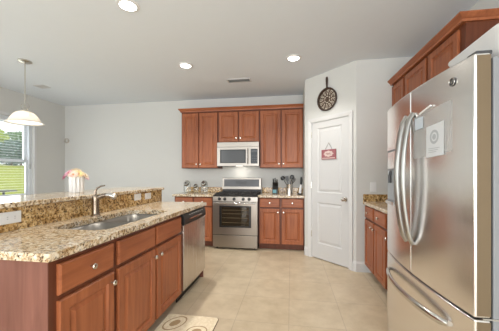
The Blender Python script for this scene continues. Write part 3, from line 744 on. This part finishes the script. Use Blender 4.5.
# hinge covers, brackets and badge
for y in (FY0+.045, FY1-.045):
    mb = MB(); mb.box((FX+.015, y-.03, FT+.0005), (FX+.075, y+.03, FT+.018)); mb.build('hinge_cover', M['dgray'], fr_, bevel=.006)
for y in (FY0+.012,):
    mb = MB(); mb.box((FX+.03, y-.011, ZS-.0035), (FX+.10, y+.02, ZS+.0035)); mb.build('hinge_bracket', M['chrome'], fr_)
mb = MB(); mb.box((FX+.09, FY0+.02, .0), (XR-.05, FY1-.02, .0195)); mb.build('feet', M['black'], fr_)
by, bz = 1.262, 1.662
nrm = Vector((-1, -(fxs(by+.01)-fxs(by-.01))/.02*-1, 0)); nrm = Vector((-1, (fxs(by+.01)-fxs(by-.01))/.02, 0)).normalized()
bc = Vector((fxs(by), by, bz)) + nrm*.0005
mb = MB(); mb.lathe([(.019, 0), (.019, .003), (.0175, .004)], bc, nrm, 28); bd = mb.build('badge', M['dgray'], dR)
mb = MB(); rr = []
fb = Fr(bc+nrm*.004, Vector((0, 0, 1)).cross(nrm), nrm)
mb.tube([fb.p(.0165*math.cos(a*PI/16), .0165*math.sin(a*PI/16), .0006) for a in range(33)], .0014, 8); mb.build('badge_ring', M['chrome'], bd)
def text(body, fr, a, b, c, size, m, parent, name='lettering', shear=0, extr=.0004):
    cu = bpy.data.curves.new(name, 'FONT'); cu.body = body; cu.size = size; cu.align_x = 'CENTER'; cu.align_y = 'CENTER'; cu.extrude = extr; cu.shear = shear
    q = bpy.data.objects.new(name, cu); C.objects.link(q); me = bpy.data.meshes.new_from_object(q.evaluated_get(bpy.context.evaluated_depsgraph_get())); bpy.data.objects.remove(q); o = bpy.data.objects.new(name, me); C.objects.link(o); me.materials.clear(); me.materials.append(m)
    R = Matrix((fr.u, fr.v, fr.n)).transposed().to_4x4(); R.translation = Vector(fr.p(a, b, c))
    if parent is not None:
        o.parent = parent; R = Matrix.Translation(-Vector(parent['_o'])) @ R
    o.matrix_local = R; return o
text('GE', fb, 0, .0005, .0008, .021, M['chrome'], bd, shear=.3)

# papers held on the right door
def sheet(name, label, y0, y1, z0, z1, off, m, cat, skew=0, group=None):
    mb = MB(); n = 8; ys = [y0+(y1-y0)*i/n for i in range(n+1)]
    mb.loops([[(fxs(y)-off-.0012, y, z0+skew*(y1-y)), (fxs(y)-off-.0012, y, z1+skew*(y1-y)), (fxs(y)-off, y, z1+skew*(y1-y)), (fxs(y)-off, y, z0+skew*(y1-y))] for y in ys])
    o = mb.build(name, m, origin=(fxs((y0+y1)/2)-off, (y0+y1)/2, z0)); tag(o, label, cat, group); return o
m, nt, b = mat('milky_plastic'); M['sleeve'] = m
b.inputs['Base Color'].default_value = lin((206, 206, 204)); b.inputs['Roughness'].default_value = .2
tp = nt.nodes.new('ShaderNodeBsdfTransparent'); mxs = nt.nodes.new('ShaderNodeMixShader'); mxs.inputs[0].default_value = .38
nt.links.new(tp.outputs[0], mxs.inputs[1]); nt.links.new(b.outputs[0], mxs.inputs[2]); nt.links.new(mxs.outputs[0], nt.nodes['Material Output'].inputs[0])
M['bluepaper'] = simple('pale_blue_paper', (196, 204, 212), .7)
sl = sheet('plastic_sleeve', 'milky clear plastic document sleeve hanging on the right refrigerator door', 1.268, 1.578, 1.345, 1.572, .001, M['sleeve'], 'sleeve', skew=.05)
pg = sheet('leaflet', 'white printed leaflet with grey round emblem on the refrigerator door', 1.312, 1.442, 1.342, 1.497, .0045, M['paper'], 'leaflet', skew=.06)
M['greyink'] = simple('grey_ink', (168, 171, 174), .7)
py, pz = 1.377, 1.440
nn = Vector((-1, (fxs(py+.01)-fxs(py-.01))/.02, 0)).normalized(); pc = Vector((fxs(py)-.0060, py, pz))
mb = MB(); fp = Fr(pc, Vector((0, 0, 1)).cross(nn), nn)
mb.loops([[fp.p(r*math.cos(a*PI/16), r*math.sin(a*PI/16), c) for a in range(32)] for r, c in ((.034, 0), (.034, .0006), (.022, .0006), (.022, 0))], ring=True)
mb.lathe([(.014, 0), (.014, .0006)], pc, nn, 18); mb.build('emblem', M['greyink'], pg)
mb = MB()
for k in range(3): fp.box(mb, -.045, -.056-.009*k, 0, .04-.012*k, -.053-.009*k, .0006)
mb.build('text_lines', M['greyink'], pg)
sheet('card', 'small pale blue card inside the sleeve on the refrigerator door', 1.475, 1.555, 1.500, 1.560, .0045, M['bluepaper'], 'card')
mb = MB(); mb.tube([(fxs(1.50)-.008, 1.50, 1.578), (fxs(1.40)-.008, 1.40, 1.597)], .005, 10); tag(mb.build('magnetic_pen', M['white'], origin=(fxs(1.45)-.008, 1.45, 1.58)), 'slim white pen clipped above the papers on the refrigerator door', 'pen')

# white tray on top of the refrigerator
mb = MB(); c0 = Matrix.Rotation(math.radians(-3.5), 4, 'Z')
base = rrect(-.29, -.255, .30, .255, .10, 8)
def tl(k, z): return [tuple(Vector((1.095, 1.315, 0)) + c0 @ Vector((x*k, y*k, z))) for x, y in base]
mb.loops([tl(.93, FT-.0145), tl(.96, FT+.02), tl(1.0, FT+.100), tl(1.015, FT+.106), tl(1.012, FT+.110), tl(.985, FT+.107), tl(.94, FT-.010)])
tag(mb.build('tray', M['white'], smooth=True, origin=(1.095, 1.315, FT-.0145)), 'white round-cornered tray lying on top of the refrigerator', 'tray')

# ------------------------------------------------------------------ ceiling fixtures
def can(x, y, label):
    t = thing('recessed_light', label, 'ceiling light', (x, y, H), 'recessed ceiling lights')
    mb = MB(); mb.lathe([(.070, -.012), (.096, -.007), (.098, -.0005), (.072, -.0005)], (x, y, H), n=32, cap0=False, cap1=False)
    mb.loops([[(x+r*math.cos(a*PI/16), y+r*math.sin(a*PI/16), z) for a in range(32)] for r, z in ((.072, H-.0005), (.070, H-.012))], cap0=False, cap1=False)
    mb.build('trim_ring', M['white'], t, smooth=True)
    mb = MB(); mb.lathe([(.0695, -.006), (.0695, -.004)], (x, y, H), n=32); mb.build('lens', M['lens'], t)
    l = bpy.data.lights.new('recessed_lamp', 'SPOT'); l.energy = CAN_POWER*4; l.spot_size = math.radians(130); l.spot_blend = .8; l.shadow_soft_size = .07; l.color = CAN_COL
    o = bpy.data.objects.new('recessed_lamp', l); C.objects.link(o); o.location = (0, 0, -.02); o.parent = t
M['lens'] = emit('lit_lens', (1, .97, .9), 6)
can(-1.408, 2.075, 'round lit recessed ceiling light nearest the camera, at the photo top')
can(-1.412, 3.344, 'round lit recessed ceiling light above the far end of the island')
can(.030, 3.347, 'round lit recessed ceiling light in front of the pantry corner')
M['ventp'] = simple('vent_paint', (205, 206, 206), .6)
def vent(x0, y0, x1, y1, label, along):
    t = thing('ceiling_vent', label, 'vent', ((x0+x1)/2, (y0+y1)/2, H), 'ceiling vents')
    mb = MB(); f = .02
    for b in (((x0, y0), (x1, y0+f)), ((x0, y1-f), (x1, y1)), ((x0, y0+f), (x0+f, y1-f)), ((x1-f, y0+f), (x1, y1-f))): mb.box((*b[0], H-.010), (*b[1], H-.0005))
    mb.build('frame', M['ventp'], t, bevel=.002)
    mb = MB(); mb.box((x0+f, y0+f, H-.002), (x1-f, y1-f, H-.0006)); mb.build('duct', M['dgray'], t)
    mb = MB()
    if along:
        n = int((y1-y0-2*f)/.02)
        for i in range(n):
            y = y0+f+.006+i*(y1-y0-2*f)/n; mb.loops([[(x, y, H-.010), (x, y+.002, H-.010), (x, y+.010, H-.0025), (x, y+.008, H-.0025)] for x in (x0+f, x1-f)])
    else:
        n = int((x1-x0-2*f)/.02)
        for i in range(n):
            x = x0+f+.006+i*(x1-x0-2*f)/n; mb.loops([[(x, y, H-.010), (x+.002, y, H-.010), (x+.010, y, H-.0025), (x+.008, y, H-.0025)] for y in (y0+f, y1-f)])
    mb.build('louvers', M['ventp'], t)
vent(-1.0, 3.935, -.62, 4.085, 'white louvered ceiling vent above the aisle before the back wall', True)
vent(-4.22, 3.68, -4.04, 3.84, 'white louvered ceiling vent near the pendant lamp and left wall', False)
# pendant
PX, PY = -3.43, 2.886
pl = thing('pendant_lamp', 'white glass bell pendant lamp hanging at the left before the window', 'pendant lamp', (PX, PY, 1.9))
mb = MB(); mb.lathe([(.075, H-.0005), (.075, H-.012), (.05, H-.024), (.012, H-.032)], (PX, PY, 0), n=28); mb.build('canopy', M['nickel'], pl, smooth=True)
mb = MB(); mb.tube([(PX, PY, H-.03), (PX, PY, 2.19)], .0065, 10); mb.build('rod', M['nickel'], pl, smooth=True)
mb = MB(); mb.lathe([(.008, 2.17), (.011, 2.145), (.024, 2.12), (.035, 2.088), (.035, 2.080)], (PX, PY, 0), n=24); mb.build('socket_cap', M['nickel'], pl, smooth=True)
for sg_ in (-1, 1):
    mb = MB(); mb.tube([(PX+sg_*(.03+.035*math.sin(q*PI/8)), PY, 2.10+.012*q) for q in range(8)], .003, 6); mb.build('scroll', M['nickel'], pl)
m, nt, b = mat('frosted_glass'); M['frost'] = m
b.inputs['Base Color'].default_value = lin((244, 240, 234)); b.inputs['Roughness'].default_value = .25; b.inputs['Subsurface Weight'].default_value = 0
tr = nt.nodes.new('ShaderNodeBsdfTranslucent'); tr.inputs[0].default_value = lin((250, 244, 236)); mxs = nt.nodes.new('ShaderNodeMixShader'); mxs.inputs[0].default_value = .35
nt.links.new(b.outputs[0], mxs.inputs[1]); nt.links.new(tr.outputs[0], mxs.inputs[2]); nt.links.new(mxs.outputs[0], nt.nodes['Material Output'].inputs[0])
mb = MB(); prof = [(.036, 2.079), (.062, 2.075), (.092, 2.062), (.118, 2.038), (.140, 2.004), (.160, 1.968), (.180, 1.942), (.205, 1.930)]
mb.lathe(prof, (PX, PY, 0), n=40, cap0=False, cap1=False); mb.build('lamp_shade', M['frost'], pl, smooth=True, solid=.005)
mb = MB(); mb.lathe([(.008, 2.078), (.013, 2.06), (.026, 2.03), (.023, 2.00), (.004, 1.985)], (PX, PY, 0)); mb.build('bulb', emit('lit_bulb', (1, .95, .86), 1), pl, smooth=True)
l = bpy.data.lights.new('pendant_bulb', 'POINT'); l.energy = 2.2; l.color = (1, .93, .82); l.shadow_soft_size = .035; lo = bpy.data.objects.new('pendant_bulb', l); C.objects.link(lo); lo.location = (PX, PY, 1.965)

# ring on the back wall
mb = MB(); mb.loops([[(-4.79+r*math.cos(a*PI/14), D-c, 1.988+r*math.sin(a*PI/14)) for a in range(28)] for r, c in ((.055, .0005), (.055, .02), (.048, .026), (.034, .026), (.034, .0005))], ring=True)
M['wallring'] = simple('beige_plastic', (176, 170, 160), .6)
tag(mb.build('wall_ring', M['wallring'], origin=(-4.79, D, 1.988)), 'small beige ring mounted on the back wall by the left corner', 'wall ring')

# ------------------------------------------------------------------ skillet decoration
sk_ = thing('wall_decoration', 'dark iron skillet-shaped wall decoration with openwork disc above the pantry door', 'wall decoration', pf.p(.43, 2.335, 0))
def pc3(r, a, c): return pf.p(.43+r*math.cos(a), 2.335+r*math.sin(a), c)
mb = MB(); mb.loops([[pc3(r, 2*PI*k/40, c) for k in range(40)] for r, c in ((.160, .002), (.166, .03), (.158, .034), (.146, .028), (.138, .008), (.138, .002))], ring=True)
mb.build('rim', M['bronze'], sk_, smooth=True)
mb = MB(); mb.tube([pf.p(.43, 2.335+.158, .018), pf.p(.43, 2.55, .02), pf.p(.43, 2.62, .02), pf.p(.43, 2.655, .02)], [.012, .015, .021, .015], 12, r2=[.008, .009, .009, .008], side=tuple(pf.u)); mb.build('handle', M['bronze'], sk_, smooth=True)
mb = MB()
for k in range(12):
    a = 2*PI*k/12+.1; mb.tube([pc3(.062, a, .012), pc3(.10, a+.10, .014), pc3(.142, a, .012)], .008, 6)
for r in (.06, .03): mb.tube([pc3(r, 2*PI*k/24, .012) for k in range(25)], .006, 6)
for k in range(6):
    a = 2*PI*k/6; mb.tube([pc3(.004, a, .012), pc3(.06, a, .012)], .006, 6)
for k in range(12):
    a = 2*PI*(k+.5)/12+.1; mb.tube([pc3(.105+.016*math.cos(q*PI/6), a+.13*math.sin(q*PI/6), .012) for q in range(13)], .004, 6)
mb.build('lattice', simple('brown_iron', (84, 60, 42), .5), sk_)
mb = MB(); mb.lathe([(.1375, 0.001), (.1375, .004)], pf.p(.43, 2.335, 0), pf.n, 32); mb.build('backing', M['tan2'] if 'tan2' in M else simple('pale_tan_metal', (214, 204, 188), .6), sk_)

# ------------------------------------------------------------------ sign on the door
DC = -.0075
sg = thing('door_sign', 'small red and cream plaque hanging from a string on the pantry door', 'sign', pf.p(.445, 1.48, DC))
M['red'] = simple('faded_red_paint', (152, 92, 98), .6, var=.12, scale=40); M['cream'] = simple('cream_paint', (208, 188, 182), .6)
mb = MB(); pf.box(mb, .322, 1.476, DC, .568, 1.618, DC+.010); pl_ = mb.build('plaque', M['red'], sg, bevel=.002)
mb = MB(); mb.loops([[pf.p(.445+x, 1.556+z, c) for x, z in [(.078*math.cos(a*PI/16)*(1+.12*math.cos(4*a*PI/8)), .042*math.sin(a*PI/16)*(1+.1*math.cos(4*a*PI/8))) for a in range(32)]] for c in (DC+.0102, DC+.0115)]); mb.build('cartouche', M['cream'], pl_)
mb = MB(); pf.box(mb, .335, 1.488, DC+.0102, .555, 1.500, DC+.0112); mb.build('stripe', M['cream'], pl_)
M['ink'] = simple('brown_ink', (150, 96, 90), .6); mb = MB()
mb.tube([pf.p(.405+.08*i/14, 1.556+.014*math.sin(i*1.3), DC+.0120) for i in range(15)], .003, 6); mb.build('flourish', M['ink'], pl_)
mb = MB(); mb.tube([pf.p(.385, 1.617, DC+.006), pf.p(.445, 1.712, DC+.004), pf.p(.505, 1.617, DC+.006)], .0022, 6); mb.build('string', M['bronze'], sg)
mb = MB(); mb.lathe([(.006, 0), (.006, .008), (.003, .010)], pf.p(.445, 1.712, DC), pf.n, 10); mb.build('hook', M['nickel'], sg)

# ------------------------------------------------------------------ vase and flowers on the bar
VX, VY, VZ = -2.0, 2.165, 1.0905
vs = thing('vase', 'white ribbed ceramic vase standing on the raised granite bar', 'vase', (VX, VY, VZ))
mb = MB(); n = 48
def vring(r, z, rib=.004): return [(VX+(.84*r+rib*math.cos(12*2*PI*k/n))*math.cos(2*PI*k/n), VY+(.84*r+rib*math.cos(12*2*PI*k/n))*math.sin(2*PI*k/n), VZ+z) for k in range(n)]
mb.loops([vring(.066, 0, 0), vring(.070, .006), vring(.072, .08), vring(.072, .138), vring(.074, .148, 0), vring(.068, .148, 0), vring(.066, .06, 0), vring(.03, .02, 0)])
mb.build('body', M['ceramic'], vs, smooth=True)
bq = thing('flower_bouquet', 'bunch of cream, yellow and pink daisy-like flowers filling the white vase', 'flowers', (VX, VY, VZ+.03))
M['green'] = simple('stem_green', (96, 120, 70), .7)
cols = [simple('petal_'+n_, c_, .7, var=.1) for n_, c_ in (('cream', (242, 228, 202)), ('yellow', (242, 222, 164)), ('peach', (240, 208, 194)), ('pink', (234, 184, 200)), ('rose', (210, 132, 162)))]
seedm = simple('flower_centre', (206, 150, 80), .8)
rnd = random.Random(4)
for k in range(13):
    a = k*2.399; rr_ = .088*math.sqrt((k+.5)/13); hz = .205 - rr_*rr_*7.5 + rnd.uniform(-.014, .014)
    c = Vector((VX+rr_*math.cos(a), VY+rr_*math.sin(a), VZ+hz)); d = Vector((rr_*math.cos(a)*9, rr_*math.sin(a)*9, .55)).normalized()
    e1 = d.orthogonal().normalized(); e2 = d.cross(e1)
    mb = MB()
    for ring_, (np_, ln, lift) in enumerate(((14, .050, .05), (10, .034, .5), (6, .02, .95))):
        for q in range(np_):
            th = 2*PI*(q+.5*ring_)/np_; o_ = e1*math.cos(th)+e2*math.sin(th); s_ = d.cross(o_); w_ = ln*.11
            tip = c + (o_*math.cos(lift)+d*math.sin(lift))*ln; mid = c + (o_*math.cos(lift)+d*math.sin(lift))*ln*.6 + d*.003
            v = [mb.bm.verts.new(p) for p in (c+d*.001, mid+s_*w_, tip, mid-s_*w_)]; mb.bm.faces.new(v)
    core = k < 6
    m_ = cols[rnd.choice((0, 1, 1, 0))] if core else cols[rnd.choice((0, 2, 3, 3, 4, 4))]
    f = mb.build('bloom', m_, bq)
    mb = MB(); mb.sphere(tuple(c+d*.006), .007, seg=8); mb.build('centre', seedm, f, smooth=True)
    mb = MB(); mb.tube([tuple(c-d*.001), (VX+.3*rr_*math.cos(a), VY+.3*rr_*math.sin(a), VZ+.10), (VX+.2*rr_*math.cos(a), VY+.2*rr_*math.sin(a), VZ+.035)], .0022, 5); mb.build('stem', M['green'], f)

# ------------------------------------------------------------------ things on the back counters
def canister(x, y, r, h, label):
    t = thing('glass_canister', label, 'jar', (x, y, .9145), 'glass canisters on the left back counter'); z0 = .9145
    ax = Vector((0, -.82, .57)).normalized(); oc = Vector((x, y-r*.62, z0+h*.70))
    mb = MB(); mb.lathe([(r*.72, 0), (r*.9, .006), (r, h*.25), (r*.98, h*.6), (r*.8, h*.85), (r*.45, h*.97), (.004, h)], (x, y, z0), n=24); mb.build('jar_body', M['jar'], t, smooth=True)
    mb = MB(); mb.lathe([(r*.66, 0), (r*.68, .022), (r*.60, .032), (r*.3, .036), (.003, .037)], oc, ax, 24); ld = mb.build('lid', M['chrome'], t, smooth=True)
    mb = MB(); mb.sphere(tuple(oc+ax*.045), .012, seg=10); mb.build('lid_knob', M['dgray'], ld, smooth=True)
    mb = MB(); mb.lathe([(r*.705, 0), (r*.72, .010), (r*.69, .0105), (r*.69, .0)], oc-ax*.006, ax, 24, cap0=False, cap1=False); mb.build('lid_band', M['dgray'], ld)
canister(-1.955, 4.70, .068, .235, 'glass canister with tilted metal lid, leftmost of the three by the range')
canister(-1.815, 4.79, .050, .165, 'smallest glass canister with tilted metal lid, middle of three')
canister(-1.625, 4.73, .068, .235, 'glass canister with tilted metal lid, nearest the range')

# knife block
kx, ky, kz = -.285, 4.745, .9145
kb = thing('knife_block', 'black slanted knife block with a teal label right of the range', 'knife block', (kx, ky, kz))
lean = Vector((-.18, .42, .9)).normalized()
mb = MB(); mb.loops([[(x, y, z) for y, z in ((ky-.085, kz), (ky-.085, kz+.085), (ky+.02, kz+.20), (ky+.085, kz+.14), (ky+.06, kz))] for x in (kx-.05, kx+.05)]); mb.build('block', M['black'], kb, bevel=.004)
M['teal'] = simple('teal_label', (96, 150, 160), .5)
mb = MB(); mb.box((kx-.040, ky-.0862, kz+.015), (kx+.022, ky-.0852, kz+.072)); mb.build('label_panel', M['teal'], kb)
ax = Vector((0, -.68, .73)).normalized()
for i in range(3):
    for j in range(2):
        p = Vector((kx-.033+.033*i, ky-.055+.05*j, kz+.128+.052*j)); L = .088+.016*((i+j) % 3); pp = p+ax*.006
        t = thing('kitchen_knife', 'black-handled kitchen knife standing in the black knife block', 'knife', tuple(pp), 'knives in the knife block')
        mb = MB(); mb.tube([tuple(pp+ax*.012), tuple(pp+ax*(.012+L*.5)), tuple(pp+ax*(.012+L))], [.0085, .0105, .009], 8, r2=[.006, .007, .007], side=(1, 0, 0)); mb.build('handle', M['black'], t, smooth=True)
        mb = MB(); mb.tube([tuple(p-ax*.05), tuple(pp+ax*.012)], .008, 6, r2=.0015, side=(1, 0, 0)); mb.build('blade', M['chrome'], t)
# utensil crock
ux, uy, uz = -.030, 4.74, .9145
cr = thing('utensil_crock', 'brushed steel utensil crock on the counter right of the knife block', 'utensil holder', (ux, uy, uz))
mb = MB(); mb.lathe([(.052, 0), (.056, .004), (.056, .165), (.058, .170), (.053, .170), (.052, .01), (.003, .008)], (ux, uy, uz), n=28); mb.build('body', M['steel'], cr, smooth=True)
def utensil(name, label, cat, base, top, kind, m=None):
    m = m or M['black']; b_, t_ = Vector(base), Vector(top); d = (t_-b_).normalized(); t = thing(name, label, cat, tuple(b_))
    mb = MB(); mb.tube([tuple(b_), tuple(b_+(t_-b_)*.5), tuple(t_)], [.006, .007, .0055], 8); mb.build('handle', m, t, smooth=True)
    mb = MB(); sd = Vector((1, 0, 0)); sd = (sd-d*sd.dot(d)).normalized(); w = d.cross(sd)
    def ell(rx, L, th, n=16):
        pts = [t_+d*(L/2 - L/2*math.cos(PI*i/8)) - d*.004 for i in range(9)]
        mb.tube([tuple(p) for p in pts], [max(.004, rx*math.sin(PI*i/8)**.7) for i in range(9)], 14, r2=[th]*9, side=tuple(sd))
    if kind == 'spoon': ell(.034, .085, .008)
    elif kind == 'ladle': ell(.040, .075, .022)
    elif kind == 'spatula':
        mb.loops([[tuple(t_+d*q+sd*x*w_+w*y*.002) for x, y in ((-1, -1), (1, -1), (1, 1), (-1, 1))] for q, w_ in ((-.004, .010), (.02, .028), (.085, .034), (.095, .030))])
    elif kind == 'whisk':
        for k in range(4):
            a = PI*k/4; o_ = sd*math.cos(a)+w*math.sin(a)
            mb.tube([tuple(t_+d*(.1*(1-math.cos(PI*i/10))/2)+o_*.026*math.sin(PI*i/10)) for i in range(11)], .0016, 5)
            mb.tube([tuple(t_+d*(.1*(1-math.cos(PI*i/10))/2)-o_*.026*math.sin(PI*i/10)) for i in range(11)], .0016, 5)
    elif kind == 'fork':
        for k in (-1.5, -.5, .5, 1.5): mb.tube([tuple(t_+sd*k*.006), tuple(t_+d*.03+sd*k*.013), tuple(t_+d*.085+sd*k*.013)], .0032, 6)
    mb.build('head', m, t, smooth=kind in ('spoon', 'ladle'))
utensil('serving_spoon', 'black serving spoon leaning left out of the steel crock', 'spoon', (ux+.03, uy, uz+.02), (ux-.105, uy+.01, uz+.25), 'ladle')
utensil('spatula', 'black spatula standing left of centre in the steel crock', 'spatula', (ux+.01, uy+.02, uz+.02), (ux-.035, uy+.03, uz+.22), 'spatula')
utensil('ladle', 'tallest black spoon in the steel crock', 'ladle', (ux-.015, uy-.015, uz+.02), (ux+.035, uy-.01, uz+.26), 'spoon')
utensil('slotted_fork', 'black pasta fork leaning right out of the steel crock', 'fork', (ux-.03, uy, uz+.02), (ux+.06, uy+.005, uz+.20), 'fork')
M['brownp'] = simple('brown_utensil', (104, 80, 66), .5)
utensil('whisk', 'brownish whisk in the steel crock beside the pasta fork', 'whisk', (ux-.02, uy+.025, uz+.02), (ux+.050, uy+.035, uz+.20), 'whisk', M['brownp'])
# upright appliance by the pantry wall
tx, ty, tz = .150, 4.60, .9145
st = thing('electric_can_opener', 'slim black and white upright gadget on the counter against the pantry wall', 'gadget', (tx, ty, tz))
mb = MB(); mb.lathe([(.042, 0), (.045, .006), (.036, .016), (.012, .020)], (tx, ty, tz)); mb.build('base', M['black'], st, smooth=True)
mb = MB(); mb.tube([(tx, ty, tz+.018), (tx+.008, ty, tz+.10), (tx+.018, ty, tz+.17)], [.022, .020, .018], 14); mb.build('shaft', M['white'], st, smooth=True)
mb = MB(); mb.tube([(tx+.018, ty, tz+.1705), (tx+.024, ty, tz+.24), (tx+.024, ty, tz+.30)], [.019, .021, .014], 14); mb.build('grip', M['black'], st, smooth=True)

# ------------------------------------------------------------------ rug
def rug_mat():
    m, nt, b = mat('rug_pile'); tc = nt.nodes.new('ShaderNodeTexCoord')
    n = nt.nodes.new('ShaderNodeTexNoise'); n.inputs['Scale'].default_value = 60; nt.links.new(tc.outputs['Object'], n.inputs['Vector'])
    r = ramp(nt, [(.3, lin((222, 206, 174))), (.7, lin((240, 228, 202)))]); nt.links.new(n.outputs[0], r.inputs[0]); nt.links.new(r.outputs[0], b.inputs['Base Color'])
    b.inputs['Roughness'].default_value = .95; return m
rx0, rx1, ry0, ry1 = -1.085, -.622, 1.40, 2.195
rg_ = thing('kitchen_mat', 'cream kitchen mat with brown outlined oval motifs on the floor before the sink', 'mat', ((rx0+rx1)/2, (ry0+ry1)/2, .0005))
mb = MB(); mb.prism(rrect(rx0, ry0, rx1, ry1, .03), .0005, .010); mb.build('pile', rug_mat(), rg_, bevel=.003)
M['motif'] = simple('mat_motif', (176, 150, 112), .95, var=.15, scale=30); M['motifl'] = simple('mat_outline', (176, 150, 114), .95)
M['edge'] = simple('mat_binding', (92, 66, 50), .9)
mb = MB(); mb.loops([[(x, y, z) for x, y in rrect(rx0-e, ry0-e, rx1+e, ry1+e, .03+e)] for e, z in ((.0004, .0006), (.0045, .0006), (.0045, .006), (.0004, .006))], ring=True); mb.build('binding', M['edge'], rg_)
for k, (cx, cy, ax_, ay_, rot, ) in enumerate(((-.965, 2.06, .075, .115, -.5), (-.745, 1.98, .085, .07, .3), (-.96, 1.78, .09, .075, .2), (-.75, 1.66, .07, .11, .4), (-.95, 1.53, .07, .09, -.3))):
    R2 = Matrix.Rotation(rot, 2)
    def el(s, z): return [(*(Vector((cx, cy)) + R2 @ Vector((ax_*s*math.cos(a*PI/16), ay_*s*math.sin(a*PI/16)))), z) for a in range(32)]
    mb = MB(); mb.loops([el(1.0, .0102), el(1.0, .0112), el(.88, .0112), el(.88, .0102)], ring=True); mt = mb.build('motif_outline', M['motifl'], rg_)
    mb = MB(); mb.loops([el(.45, .0102), el(.45, .0110)]); mb.build('motif_centre', M['motif'], mt)

for o in bpy.data.objects:
    for k_ in ('_o', '_k'):
        if k_ in o: del o[k_]
